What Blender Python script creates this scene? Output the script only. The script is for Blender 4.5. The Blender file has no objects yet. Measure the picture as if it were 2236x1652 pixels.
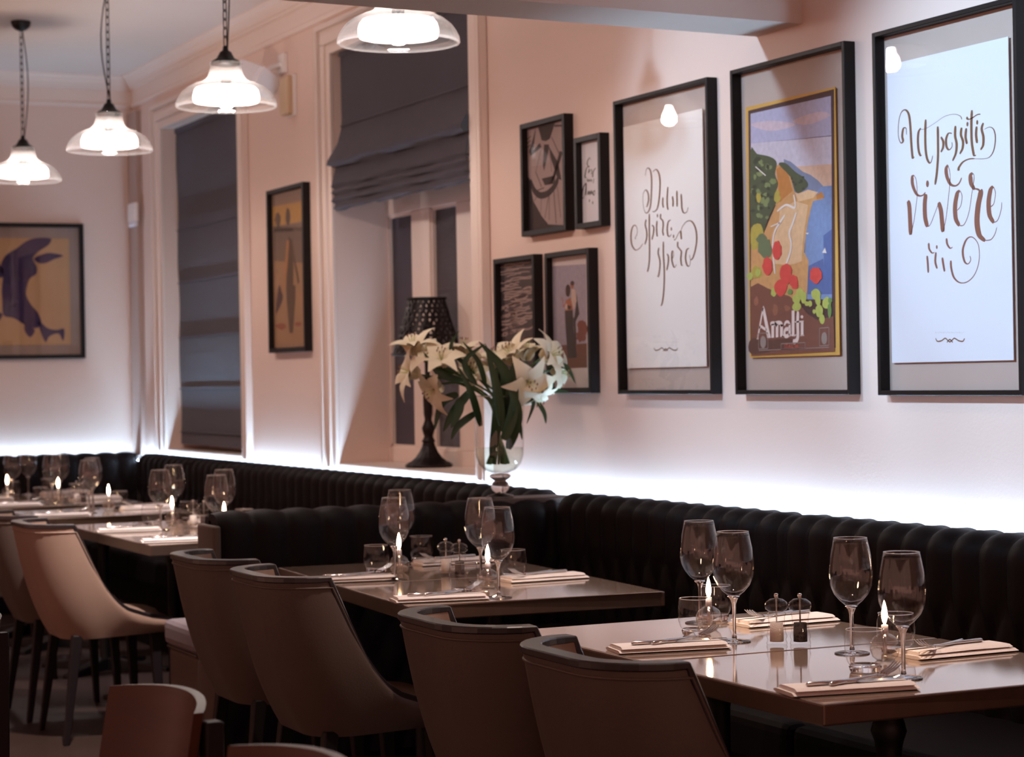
import bpy, bmesh, math, random
from mathutils import Vector, Matrix
random.seed(7)
PI = math.pi
sc = bpy.context.scene
COL = sc.collection

# ------------------------------------------------------------------ camera, world, lights, exposure
FPX, CX, CY, CAMZ = 4657.0, 1118.0, 826.0, 1.362
YAW, PITCH, ROLL = math.radians(25.2), 0.0011, math.atan(0.0175)
FW = Vector((math.sin(YAW) * math.cos(PITCH), math.cos(YAW) * math.cos(PITCH), -math.sin(PITCH)))
R0 = Vector((math.cos(YAW), -math.sin(YAW), 0)); U0 = R0.cross(FW)
RT = R0 * math.cos(ROLL) - U0 * math.sin(ROLL)
UP = R0 * math.sin(ROLL) + U0 * math.cos(ROLL)
CAM = Vector((0, 0, CAMZ))
cd = bpy.data.cameras.new('camera'); co = bpy.data.objects.new('camera', cd); COL.objects.link(co)
m = Matrix((RT, UP, -FW)).transposed().to_4x4(); m.translation = CAM
co.matrix_world = m
cd.sensor_width = 36.0; cd.lens = 36.0 * FPX / 2236.0
cd.clip_start = 0.05; cd.clip_end = 100
cd.dof.use_dof = True; cd.dof.focus_distance = 4.9; cd.dof.aperture_fstop = 6.0
sc.camera = co
sc.view_settings.view_transform = 'Standard'; sc.view_settings.look = 'None'
sc.view_settings.exposure = 0.15; sc.view_settings.gamma = 1.0
sc.view_settings.use_curve_mapping = False
cy = sc.cycles
cy.use_denoising = True; cy.caustics_reflective = False; cy.caustics_refractive = False
cy.max_bounces = 8; cy.diffuse_bounces = 4; cy.glossy_bounces = 4; cy.transmission_bounces = 8
cy.use_adaptive_sampling = True; cy.adaptive_threshold = 0.06; cy.adaptive_min_samples = 16; cy.transparent_max_bounces = 20; cy.sample_clamp_indirect = 4.0; cy.sample_clamp_direct = 0.0
cy.blur_glossy = 0.0

wd = bpy.data.worlds.new('world'); sc.world = wd; wd.use_nodes = True
wd.node_tree.nodes['Background'].inputs[0].default_value = (1.0, 0.48, 0.37, 1)
wd.node_tree.nodes['Background'].inputs[1].default_value = 0.75

def spot(name, loc, aim, energy, angle, color, blend=0.6, radius=0.02):
    l = bpy.data.lights.new(name, 'SPOT'); l.energy = energy; l.spot_size = math.radians(angle)
    l.spot_blend = blend; l.color = color; l.shadow_soft_size = radius
    o = bpy.data.objects.new(name, l); COL.objects.link(o); o.location = loc
    o.rotation_euler = (Vector(aim) - Vector(loc)).to_track_quat('-Z', 'Y').to_euler()
    return o
COOL = (0.47, 0.73, 1.0)
spot('ceiling_spotlight', (0.15, 6.14, 3.25), (3.6, 5.80, 1.95), 450, 36, COOL, 0.7, 0.10)
spot('ceiling_spotlight', (0.15, 4.30, 3.25), (3.6, 4.55, 1.90), 800, 32, COOL, 0.9, 0.05)
WARMW = (1.0, 0.78, 0.66)
spot('ceiling_downlight', (2.40, 3.95, 3.28), (2.45, 3.95, 0.7), 160, 54, WARMW, 0.8, 0.04)
spot('ceiling_downlight', (2.40, 4.55, 3.28), (2.50, 5.15, 0.7), 190, 50, WARMW, 0.8, 0.04)
spot('ceiling_downlight', (1.90, 6.70, 3.28), (2.15, 8.20, 0.6), 620, 44, (1.0, 0.86, 0.80), 0.8, 0.04)
spot('ceiling_downlight', (2.20, 9.30, 3.28), (2.40, 10.2, 0.7), 220, 50, (1.0, 0.88, 0.86), 0.8, 0.04)

PENDANT_POWER = 330.0      # emission strength of the pendant bulbs
FLAME_POWER = 90.0
LED_POWER = 120.0

# ------------------------------------------------------------------ picture-plane measuring (turns a photo pixel into a point of the room)
def ray(px, py): return FW + RT * ((px - CX) / FPX) - UP * ((py - CY) / FPX)
def on_x(px, py, X):
    d = ray(px, py); return CAM + d * (X / d.x)
def on_y(px, py, Y):
    d = ray(px, py); return CAM + d * (Y / d.y)
def on_z(px, py, Z):
    d = ray(px, py); return CAM + d * ((Z - CAMZ) / d.z)
def at_depth(px, py, D): return CAM + ray(px, py) * D

# ------------------------------------------------------------------ materials
def lin(h):
    h = h.lstrip('#'); r = []
    for i in (0, 2, 4):
        c = int(h[i:i + 2], 16) / 255.0
        r.append(c / 12.92 if c <= 0.04045 else ((c + 0.055) / 1.055) ** 2.4)
    return (r[0], r[1], r[2], 1.0)
MATS = {}
def newmat(name):
    mt = bpy.data.materials.new(name); mt.use_nodes = True; MATS[name] = mt
    nt = mt.node_tree; return mt, nt, nt.nodes['Principled BSDF']
def plain(name, hexc, rough=0.5, metal=0.0, var=0.0, scale=8.0, bump=0.0, bscale=60.0, coat=0.0, stretch=None, spec=None, sheen=0.0):
    if name in MATS: return MATS[name]
    mt, nt, b = newmat(name); N = nt.nodes; L = nt.links
    c = lin(hexc)
    b.inputs['Base Color'].default_value = c
    b.inputs['Roughness'].default_value = rough; b.inputs['Metallic'].default_value = metal
    if coat: b.inputs['Coat Weight'].default_value = coat; b.inputs['Coat Roughness'].default_value = 0.08
    if spec is not None: b.inputs['Specular IOR Level'].default_value = spec
    if sheen: b.inputs['Sheen Weight'].default_value = sheen
    if var or bump:
        tc = N.new('ShaderNodeTexCoord'); mp = N.new('ShaderNodeMapping')
        L.new(tc.outputs['Object'], mp.inputs['Vector'])
        if stretch: mp.inputs['Scale'].default_value = stretch
    if var:
        nz = N.new('ShaderNodeTexNoise'); nz.inputs['Scale'].default_value = scale; nz.inputs['Detail'].default_value = 5
        L.new(mp.outputs[0], nz.inputs['Vector'])
        mx = N.new('ShaderNodeMix'); mx.data_type = 'RGBA'
        mx.inputs['A'].default_value = tuple(x * (1 - var) for x in c[:3]) + (1,)
        mx.inputs['B'].default_value = tuple(min(1, x * (1 + var)) for x in c[:3]) + (1,)
        L.new(nz.outputs['Fac'], mx.inputs['Factor']); L.new(mx.outputs['Result'], b.inputs['Base Color'])
    if bump:
        n2 = N.new('ShaderNodeTexNoise'); n2.inputs['Scale'].default_value = bscale; n2.inputs['Detail'].default_value = 3
        L.new(mp.outputs[0], n2.inputs['Vector'])
        bp = N.new('ShaderNodeBump'); bp.inputs['Strength'].default_value = bump; bp.inputs['Distance'].default_value = 0.01
        L.new(n2.outputs['Fac'], bp.inputs['Height']); L.new(bp.outputs[0], b.inputs['Normal'])
    return mt
def emit(name, col, strength):
    if name in MATS: return MATS[name]
    mt, nt, b = newmat(name)
    b.inputs['Base Color'].default_value = (0.8, 0.8, 0.8, 1)
    b.inputs['Emission Color'].default_value = tuple(col) + (1,); b.inputs['Emission Strength'].default_value = strength
    return mt
def thin_glass(name, tint=(1, 1, 1), ior=1.5, rough=0.0, boost=1.0, milk=0.0):
    if name in MATS: return MATS[name]
    mt, nt, b = newmat(name); N = nt.nodes; L = nt.links; N.remove(b)
    tr = N.new('ShaderNodeBsdfTransparent'); tr.inputs[0].default_value = tint + (1,)
    gl = N.new('ShaderNodeBsdfGlossy'); gl.inputs['Roughness'].default_value = rough
    lw = N.new('ShaderNodeLayerWeight'); lw.inputs['Blend'].default_value = 0.5      # Facing = 1 - |cos|
    pw_ = N.new('ShaderNodeMath'); pw_.operation = 'POWER'; pw_.inputs[1].default_value = 5.0
    L.new(lw.outputs['Facing'], pw_.inputs[0])
    f0 = ((ior - 1) / (ior + 1)) ** 2 * 2 * boost                                      # two faces of a thin sheet
    mu = N.new('ShaderNodeMath'); mu.operation = 'MULTIPLY_ADD'; mu.use_clamp = True
    mu.inputs[1].default_value = 1 - f0; mu.inputs[2].default_value = f0
    L.new(pw_.outputs[0], mu.inputs[0])
    mx = N.new('ShaderNodeMixShader'); L.new(mu.outputs[0], mx.inputs[0]); L.new(tr.outputs[0], mx.inputs[1]); L.new(gl.outputs[0], mx.inputs[2])
    out = mx
    if milk:
        tl = N.new('ShaderNodeBsdfTranslucent'); tl.inputs[0].default_value = (0.95, 0.95, 0.95, 1)
        df = N.new('ShaderNodeBsdfDiffuse'); df.inputs[0].default_value = (0.9, 0.9, 0.9, 1)
        a = N.new('ShaderNodeMixShader'); a.inputs[0].default_value = 0.35; L.new(tl.outputs[0], a.inputs[1]); L.new(df.outputs[0], a.inputs[2])
        m2 = N.new('ShaderNodeMixShader'); m2.inputs[0].default_value = milk; L.new(mx.outputs[0], m2.inputs[1]); L.new(a.outputs[0], m2.inputs[2])
        out = m2
    L.new(out.outputs[0], N['Material Output'].inputs['Surface'])
    return mt
def solid_glass(name, col='#ffffff', ior=1.45, rough=0.0):
    if name in MATS: return MATS[name]
    mt, nt, b = newmat(name)
    b.inputs['Base Color'].default_value = lin(col); b.inputs['Transmission Weight'].default_value = 1.0
    b.inputs['IOR'].default_value = ior; b.inputs['Roughness'].default_value = rough
    return mt

M_WALL = plain('wall_paint', '#e6cdc0', 0.75, var=0.02, scale=2.5, bump=0.05, bscale=120)
M_CEIL = plain('ceiling_paint', '#dccabf', 0.85, var=0.02, scale=2)
M_TRIM = plain('trim_paint', '#ecdacf', 0.45, var=0.02, scale=3)
M_TRUNK = plain('trunking_paint', '#b49e94', 0.6, var=0.03, scale=4)
M_FLOOR = plain('floor_wood', '#2b1b16', 0.5, var=0.35, scale=3.0, bump=0.1, bscale=18, stretch=(1.0, 9.0, 1.0))
M_LEATHER = plain('black_leather', '#130e10', 0.55, var=0.15, scale=12, bump=0.06, bscale=220, spec=0.10)
M_SEATL = plain('dark_seat_leather', '#0e0a0b', 0.8, var=0.15, scale=12, bump=0.06, bscale=200, spec=0.08)
M_TAUPE = plain('taupe_leather', '#50413a', 0.5, var=0.10, scale=7, bump=0.05, bscale=180, spec=0.3)
M_GREYSEAT = plain('grey_seat_fabric', '#6b6166', 0.6, var=0.1, scale=20, bump=0.08, bscale=300)
M_CHAIRL = plain('chair_leather', '#584b45', 0.46, var=0.10, scale=7, bump=0.05, bscale=200, spec=0.35)
M_CHAIRIN = plain('chair_inner_leather', '#8f7667', 0.5, var=0.08, scale=7, bump=0.05, bscale=200)
M_DARKWOOD = plain('dark_trim_wood', '#1d1619', 0.38, var=0.2, scale=5, stretch=(1, 8, 1), coat=0.2)
M_LEG = plain('dark_leg_wood', '#171113', 0.5, var=0.2, scale=6, stretch=(1, 1, 0.2), spec=0.2)
M_BROWNWOOD = plain('brown_veneer', '#43200f', 0.38, var=0.25, scale=5, stretch=(1, 1, 6), spec=0.2)
M_BLACKM = plain('black_iron', '#0d0c0e', 0.45, metal=0.3, var=0.1)
M_BRONZE = plain('dark_bronze', '#1f1614', 0.42, metal=0.6, var=0.25, scale=30)
M_STEEL = plain('polished_steel', '#c9c4c2', 0.16, metal=1.0, var=0.05, scale=30)
M_NAPKIN = plain('white_linen', '#e9dfdb', 0.85, var=0.04, scale=20, bump=0.25, bscale=400)
M_TABLE = plain('table_metal', '#a08b7d', 0.065, metal=0.35, var=0.12, scale=5, stretch=(1.0, 14.0, 1.0), bump=0.006, bscale=30, coat=0.4)
M_EDGE = plain('table_edge_metal', '#6d5a50', 0.30, metal=0.7, var=0.15, scale=9, stretch=(3, 3, 1))
M_FRAME = plain('black_frame_wood', '#100c0d', 0.5, var=0.2, scale=14, spec=0.3)
M_MOUNT = plain('mount_board', '#c3aea2', 0.9, var=0.07, scale=6)
M_PAPER = plain('cream_paper', '#f0e6de', 0.9, var=0.01, scale=4)
M_WHITEP = plain('white_paper', '#eceaf0', 0.9, var=0.01, scale=4)
M_GOLDINK = plain('brown_ink', '#7a5232', 0.6, var=0.1, scale=30)
M_BROWNINK = plain('russet_ink', '#8b5844', 0.6, var=0.1, scale=30)
M_BLACKINK = plain('black_ink', '#231c1c', 0.6, var=0.1, scale=30)
M_BLIND = plain('blind_fabric', '#3a3340', 0.9, var=0.10, scale=30, bump=0.35, bscale=420, sheen=0.2)
M_SILL = plain('sill_paint', '#e8d6cb', 0.4, var=0.02, scale=3)
M_PANE_S = plain('speckled_pane', '#3d3a4c', 0.28, var=0.35, scale=260, bump=0.6, bscale=320)
M_PANE_R = plain('ribbed_pane', '#453f49', 0.3, var=0.15, scale=120, bump=0.8, bscale=150, stretch=(0.05, 0.05, 2.4))
M_PLASTIC = plain('white_plastic', '#f2ecea', 0.45, var=0.02)
M_BEIGEP = plain('beige_plastic', '#cdb190', 0.5, var=0.03)
M_CHAIN = plain('aged_chain', '#2b2220', 0.45, metal=0.7, var=0.2, scale=40)
M_CORD = plain('cord', '#3b2f2a', 0.7, var=0.1)
G_SHADE = thin_glass('pendant_glass', (0.97, 0.98, 1.0), 1.5, 0.02, 2.2, milk=0.075)
G_MILK = thin_glass('pendant_diffuser', (0.97, 0.98, 1.0), 1.45, 0.1, 1.0, milk=0.72)
G_WINE = thin_glass('wine_glass_bowl', (0.99, 0.985, 0.985), 1.5, 0.0, 0.5)
G_PIC = thin_glass('picture_glass', (0.985, 0.985, 0.985), 1.5, 0.0, 1.0)
G_VASE = thin_glass('vase_glass', (0.97, 0.975, 0.97), 1.5, 0.0, 0.9)
G_SOLID = solid_glass('clear_glass', '#fdfbfb')
G_WATER = thin_glass('water', (0.95, 0.96, 0.90), 1.4, 0.0, 1.0)
G_OIL = thin_glass('lamp_oil', (1.0, 0.97, 0.92), 1.4, 0.0, 0.8)
M_SALT = plain('salt_grains', '#d8cdc6', 0.9, bump=0.4, bscale=500)
M_PEPPER = plain('pepper_corns', '#22120e', 0.8, bump=0.8, bscale=500, var=0.3, scale=300)
M_PETAL = plain('lily_petal', '#efe4c6', 0.6, var=0.06, scale=30, sheen=0.2)
M_STAMEN = plain('lily_stamen', '#b9c07a', 0.6)
M_ANTHER = plain('lily_anther', '#6e3a24', 0.7)
M_STEM = plain('lily_stem', '#3f5a2c', 0.55, var=0.2, scale=30)
M_LEAF = plain('lily_leaf', '#1f3a1c', 0.4, var=0.3, scale=25)
E_BULB = emit('pendant_bulb_glow', (1.0, 0.84, 0.75), PENDANT_POWER)
E_FLAME = emit('flame_glow', (1.0, 0.62, 0.34), FLAME_POWER)
E_LED = emit('led_glow', (0.46, 0.72, 1.0), LED_POWER)

# ------------------------------------------------------------------ mesh helpers
class MB:
    def __init__(s): s.v = []; s.f = []; s.sm = []
    def add(s, vs, fs, smooth=False):
        o = len(s.v); s.v += [tuple(p) for p in vs]; s.f += [tuple(i + o for i in q) for q in fs]; s.sm += [smooth] * len(fs); return s
    def box(s, x0, x1, y0, y1, z0, z1):
        return s.add([(x0, y0, z0), (x1, y0, z0), (x1, y1, z0), (x0, y1, z0), (x0, y0, z1), (x1, y0, z1), (x1, y1, z1), (x0, y1, z1)],
                     [(0, 3, 2, 1), (4, 5, 6, 7), (0, 1, 5, 4), (1, 2, 6, 5), (2, 3, 7, 6), (3, 0, 4, 7)])
    def hexa(s, p8):
        return s.add(p8, [(0, 3, 2, 1), (4, 5, 6, 7), (0, 1, 5, 4), (1, 2, 6, 5), (2, 3, 7, 6), (3, 0, 4, 7)])
    def grid(s, rows, closed_u=False, closed_v=False, smooth=True):
        nv = len(rows); nu = len(rows[0]); vs = [p for r in rows for p in r]; fs = []
        for j in range(nv if closed_v else nv - 1):
            for i in range(nu if closed_u else nu - 1):
                a = j * nu + i; b = j * nu + (i + 1) % nu; c = ((j + 1) % nv) * nu + (i + 1) % nu; d = ((j + 1) % nv) * nu + i
                fs.append((a, b, c, d))
        return s.add(vs, fs, smooth)
    def lathe(s, prof, n=24, c=(0, 0, 0), caps=False, smooth=True):
        rows = [[(c[0] + r * math.cos(2 * PI * i / n), c[1] + r * math.sin(2 * PI * i / n), c[2] + z) for i in range(n)] for r, z in prof]
        s.grid(rows, closed_u=True, smooth=smooth)
        if caps:
            o = len(s.v)
            for r, z, up in ((prof[0][0], prof[0][1], False), (prof[-1][0], prof[-1][1], True)):
                ring = [(c[0] + r * math.cos(2 * PI * i / n), c[1] + r * math.sin(2 * PI * i / n), c[2] + z) for i in range(n)]
                s.add(ring, [tuple(range(n)) if up else tuple(reversed(range(n)))])
        return s
    def tube(s, path, rad, n=8, caps=True):
        path = [Vector(p) for p in path]; rows = []
        rad = rad if isinstance(rad, (list, tuple)) else [rad] * len(path)
        prev = None
        for i, p in enumerate(path):
            t = (path[min(i + 1, len(path) - 1)] - path[max(i - 1, 0)]).normalized()
            if prev is None:
                a = Vector((0, 0, 1)) if abs(t.z) < 0.9 else Vector((1, 0, 0)); x = t.cross(a).normalized()
            else: x = (prev - t * prev.dot(t)).normalized()
            prev = x; y = t.cross(x)
            rows.append([p + (x * math.cos(2 * PI * k / n) + y * math.sin(2 * PI * k / n)) * rad[i] for k in range(n)])
        s.grid(rows, closed_u=True)
        if caps: s.add(rows[0], [tuple(reversed(range(n)))]); s.add(rows[-1], [tuple(range(n))])
        return s
    def build(s, name, mat, parent=None, bevel=0.0, seg=2, world=True):
        me = bpy.data.meshes.new(name)
        off = parent_loc(parent) if (parent is not None and world) else Vector((0, 0, 0))
        me.from_pydata([(p[0] - off.x, p[1] - off.y, p[2] - off.z) for p in s.v], [], s.f)
        me.polygons.foreach_set('use_smooth', s.sm)
        if bevel:
            bm = bmesh.new(); bm.from_mesh(me); bmesh.ops.remove_doubles(bm, verts=bm.verts, dist=1e-5)
            bm.normal_update()
            ed = [e for e in bm.edges if len(e.link_faces) == 2 and e.calc_face_angle(0) > 0.7]
            bmesh.ops.bevel(bm, geom=ed, offset=bevel, segments=seg, profile=0.6, affect='EDGES', clamp_overlap=True)
            bm.to_mesh(me); bm.free()
        me.update(); me.materials.append(mat)
        o = bpy.data.objects.new(name, me); COL.objects.link(o)
        if parent is not None: o.parent = parent
        return o
def parent_loc(p):
    v = Vector((0, 0, 0))
    while p is not None: v = v + p.location; p = p.parent
    return v
def tag(o, label=None, cat=None, group=None, kind=None):
    if label: o['label'] = label
    if cat: o['category'] = cat
    if group: o['group'] = group
    if kind: o['kind'] = kind
    return o
def thing(name, loc, label=None, cat=None, group=None, rz=0.0):
    o = bpy.data.objects.new(name, None); COL.objects.link(o); o.location = loc; o.rotation_euler = (0, 0, rz)
    o.empty_display_size = 0.1
    return tag(o, label, cat, group)
def struct(o): o['kind'] = 'structure'; return o
def dup(root, loc=None, rz=None, label=None, group=None):
    r = root.copy(); COL.objects.link(r)
    if loc is not None: r.location = loc
    if rz is not None: r.rotation_euler = (0, 0, rz)
    if label: r['label'] = label
    if group: r['group'] = group
    for ch in list(root.children):
        c = ch.copy(); COL.objects.link(c); c.parent = r
        for g in list(ch.children):
            d = g.copy(); COL.objects.link(d); d.parent = c
    return r
def smooth_path(pts, k=6, closed=False):
    pts = [Vector(p) for p in pts]; n = len(pts); out = []
    if n < 3: return pts
    rng = n if closed else n - 1
    for i in range(rng):
        if closed: p0, p1, p2, p3 = pts[i - 1], pts[i], pts[(i + 1) % n], pts[(i + 2) % n]
        else: p0, p1, p2, p3 = pts[max(i - 1, 0)], pts[i], pts[i + 1], pts[min(i + 2, n - 1)]
        for j in range(k):
            t = j / k
            out.append(0.5 * ((2 * p1) + (p2 - p0) * t + (2 * p0 - 5 * p1 + 4 * p2 - p3) * t * t + (3 * p1 - p0 - 3 * p2 + p3) * t ** 3))
    if not closed: out.append(pts[-1])
    return out

# ------------------------------------------------------------------ room shell
WX, WY, CZ = 3.62, 13.30, 3.30          # right wall plane, back wall plane, ceiling
W1 = (11.12, 12.62, 0.955, 2.90)        # far window opening  y0 y1 z0 z1
W2 = (8.03, 9.66, 0.955, 2.93)          # near window opening
struct(MB().box(-4, 4.4, -3, 14.0, -0.1, 0.0).build('floor', M_FLOOR))
struct(MB().box(-4, 4.4, -3, 14.0, CZ, CZ + 0.1).build('ceiling', M_CEIL))
struct(MB().box(-4, 4.4, WY, WY + 0.3, 0, CZ).build('wall_back', M_WALL))
w = MB(); T = WX + 0.34
for (a, b, c, d) in ((-3, W2[0], 0, CZ), (W2[1], W1[0], 0, CZ), (W1[1], WY, 0, CZ), (W2[0], W2[1], 0, W2[2]), (W2[0], W2[1], W2[3], CZ), (W1[0], W1[1], 0, W1[2]), (W1[0], W1[1], W1[3], CZ)):
    w.box(WX, T, a, b, c, d)
struct(w.build('wall_right', M_WALL))

# beam crossing under the ceiling, slightly askew
def beam_pt(x, near, z): return (x, (5.549 if near else 5.815) + 0.072 * (x - 3.63), z)
bm_ = MB().hexa([beam_pt(-4, True, 2.43), beam_pt(WX, True, 2.43), beam_pt(WX, False, 2.43), beam_pt(-4, False, 2.43),
                 beam_pt(-4, True, CZ), beam_pt(WX, True, CZ), beam_pt(WX, False, CZ), beam_pt(-4, False, CZ)])
struct(bm_.build('ceiling_beam', M_CEIL))

# cornices: profile given as (distance from wall, z)
CORN = [(0.0, 3.105), (0.014, 3.105), (0.02, 3.12), (0.016, 3.132), (0.008, 3.138), (0.008, 3.215), (0.022, 3.22), (0.027, 3.232), (0.036, 3.236), (0.042, 3.25), (0.058, 3.268), (0.062, 3.278), (0.078, 3.284), (0.085, 3.294), (0.085, 3.30)]
def cornice(name, y0, y1, back=False):
    a = MB()
    if back: rows = [[(-4, WY - d, z) for d, z in CORN], [(WX - d, WY - d, z) for d, z in CORN]]
    else: rows = [[(WX - d, y0, z) for d, z in CORN], [(WX - d, (y1 - d) if y1 == WY else y1, z) for d, z in CORN]]
    a.grid(rows, smooth=False)
    return struct(a.build(name, M_TRIM))
cornice('trim_1', 5.83, WY); cornice('trim_2', 0, 0, back=True)
# architraves round the windows
def architrave(name, W):
    y0, y1, z0, z1 = W; a = MB()
    for (k0, k1, dp) in ((0.0, 0.05, 0.018), (0.05, 0.10, 0.03), (0.10, 0.125, 0.02), (0.125, 0.15, 0.04)):
        a.box(WX - dp, WX, y0 - k1, y0 - k0, z0 - 0.02, z1 + k0)
        a.box(WX - dp, WX, y1 + k0, y1 + k1, z0 - 0.02, z1 + k0)
        a.box(WX - dp, WX, y0 - k1, y1 + k1, z1 + k0, z1 + k1)
    return struct(a.build(name, M_TRIM, bevel=0.004))
architrave('trim_3', W1); architrave('trim_4', W2)
struct(MB().box(WX - 0.006, WX + 0.30, W1[0] - 0.0, W1[1] + 0.0, 0.925, 0.957).build('trim_5', M_SILL, bevel=0.006))
struct(MB().box(WX - 0.006, WX + 0.30, W2[0] - 0.0, W2[1] + 0.0, 0.925, 0.957).build('trim_6', M_SILL, bevel=0.006))
struct(MB().box(WX - 0.035, WX, 13.10, WY, 0.9, 3.07).build('trim_7', M_TRUNK, bevel=0.004))
struct(MB().box(WX - 0.02, WX, 5.8, 7.9, 0.0, 0.12).build('baseboard_right', M_TRIM))

# windows: frame, panes
def window(name, W, xf, panes, zp, mats):
    root = struct(thing(name, (xf, (W[0] + W[1]) / 2, W[2])))
    y0, y1, z0, z1 = W; a = MB()
    ys = sorted([y0, y1] + [q for p in panes for q in p])
    for i in range(0, len(ys), 2):
        if ys[i + 1] - ys[i] > 0.005: a.box(xf, xf + 0.05, ys[i], ys[i + 1], zp[0] + 0.0002, zp[1] - 0.0002)
    a.box(xf, xf + 0.05, y0, y1, z0, zp[0]); a.box(xf, xf + 0.05, y0, y1, zp[1], z1)
    a.build('frame', M_TRIM, root, bevel=0.004)
    for (p0, p1), mt in zip(panes, mats):
        b = MB()
        for q0, q1, r0, r1 in ((p0, p0 + .012, zp[0], zp[1]), (p1 - .012, p1, zp[0], zp[1]), (p0, p1, zp[0], zp[0] + .012), (p0, p1, zp[1] - .012, zp[1])):
            b.box(xf + 0.012, xf + 0.04, q0, q1, r0, r1)
        b.build('glazing_bead', M_TRIM, root)
        MB().box(xf + 0.03, xf + 0.036, p0, p1, zp[0], zp[1]).build('pane', mt, root)
    return root
window('window_1', W2, 3.88, [(9.34, 9.66), (8.81, 9.12), (8.28, 8.59)], (1.03, 2.15), [M_PANE_S, M_PANE_R, M_PANE_S])
window('window_2', W1, 3.88, [(11.24, 11.78), (11.96, 12.5)], (1.05, 2.80), [M_PANE_S, M_PANE_S])

# small wall fittings
def fitting(name, loc, label, cat): return thing(name, loc, label, cat)
t = fitting('wall_sensor', (3.58, 13.14, 2.42), 'small pale sensor box on the corner trunking', 'sensor')
MB().box(3.555, 3.585, 13.06, 13.22, 2.37, 2.49).build('housing', M_PLASTIC, t, bevel=0.008)
MB().box(3.553, 3.585, 13.08, 13.20, 2.345, 2.368).build('lens', M_WHITEP, t, bevel=0.006)
t = fitting('alarm_box', (3.6, 10.245, 2.80), 'beige alarm box on the wall between the windows', 'alarm')
MB().box(3.565, 3.62, 10.185, 10.305, 2.70, 2.90).build('cover', M_BEIGEP, t, bevel=0.02, seg=3)
MB().box(3.60, 3.62, 10.18, 10.31, 2.695, 2.905).build('back_plate', M_PLASTIC, t, bevel=0.004)
t = fitting('wall_speaker', (3.49, 10.44, 2.905), 'white tilted speaker bracketed under the cornice', 'speaker')
sp = MB().box(-0.075, 0.075, -0.105, 0.105, -0.06, 0.06).build('cabinet', M_PLASTIC, t, bevel=0.008, world=False)
sp.rotation_euler = (0.35, 0.45, 0.5)
gr = MB().box(-0.082, -0.074, -0.09, 0.09, -0.048, 0.048).build('grille', M_WHITEP, sp, world=False)
MB().tube([(3.5, 10.43, 2.92), (3.56, 10.38, 2.96), (3.62, 10.36, 2.98)], 0.014).build('bracket', M_PLASTIC, t)
MB().box(3.60, 3.62, 10.31, 10.41, 2.93, 3.03).build('bracket_plate', M_PLASTIC, t, bevel=0.004)

# ------------------------------------------------------------------ roman blinds
def blind(name, label, xb, y0, y1, prof, seams, wob, cat='blind'):
    root = thing(name, (xb, (y0 + y1) / 2, prof[-1][1]), label, cat)
    ny = 26; rows = []
    rnd = random.Random(3)
    for j, (dx, z) in enumerate(prof):
        row = []
        for i in range(ny + 1):
            y = y0 + (y1 - y0) * i / ny
            k = wob * (math.sin(i * 1.7 + j * 0.9) * 0.5 + math.sin(i * 0.6 + j * 2.1)) if dx > 0.003 else wob * 0.15 * math.sin(i * 0.9 + j)
            row.append((xb - dx + k * 0.4, y, z + (k if 0 < j < len(prof) else 0)))
        rows.append(row)
    MB().grid(rows).build('fabric', M_BLIND, root)
    MB().box(xb - 0.01, xb + 0.03, y0, y1, prof[0][1] - 0.01, prof[0][1] + 0.025).build('headrail', M_BLIND, root)
    for zs in seams:
        MB().tube([(xb - 0.006, y0 + 0.005, zs), (xb - 0.006, y1 - 0.005, zs)], 0.004, 6).build('seam', M_BLIND, root)
    return root
flat = [(0.004 * math.sin(i * 0.7), 2.88 - i * (2.88 - 0.985) / 28) for i in range(29)]
blind('roman_blind', 'dark blind lowered fully in the far window', 3.70, W1[0] + 0.005, W1[1] - 0.02, flat, [2.28, 1.96, 1.63, 1.32, 1.06], 0.002)
pz = [(0, 2.92), (0.0, 2.75), (0.0, 2.60), (0.005, 2.555), (0.02, 2.50), (0.05, 2.45), (0.075, 2.41), (0.08, 2.39), (0.06, 2.375), (0.035, 2.375),
      (0.045, 2.34), (0.055, 2.30), (0.06, 2.285), (0.04, 2.28), (0.05, 2.265), (0.062, 2.25), (0.04, 2.245), (0.05, 2.23), (0.06, 2.215), (0.035, 2.21), (0.042, 2.195), (0.05, 2.18), (0.03, 2.172), (0.0, 2.18)]
blind('roman_blind', 'dark blind gathered in folds above the lamp', 3.645, W2[0] + 0.01, W2[1] - 0.04, pz, [2.575], 0.006)

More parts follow.
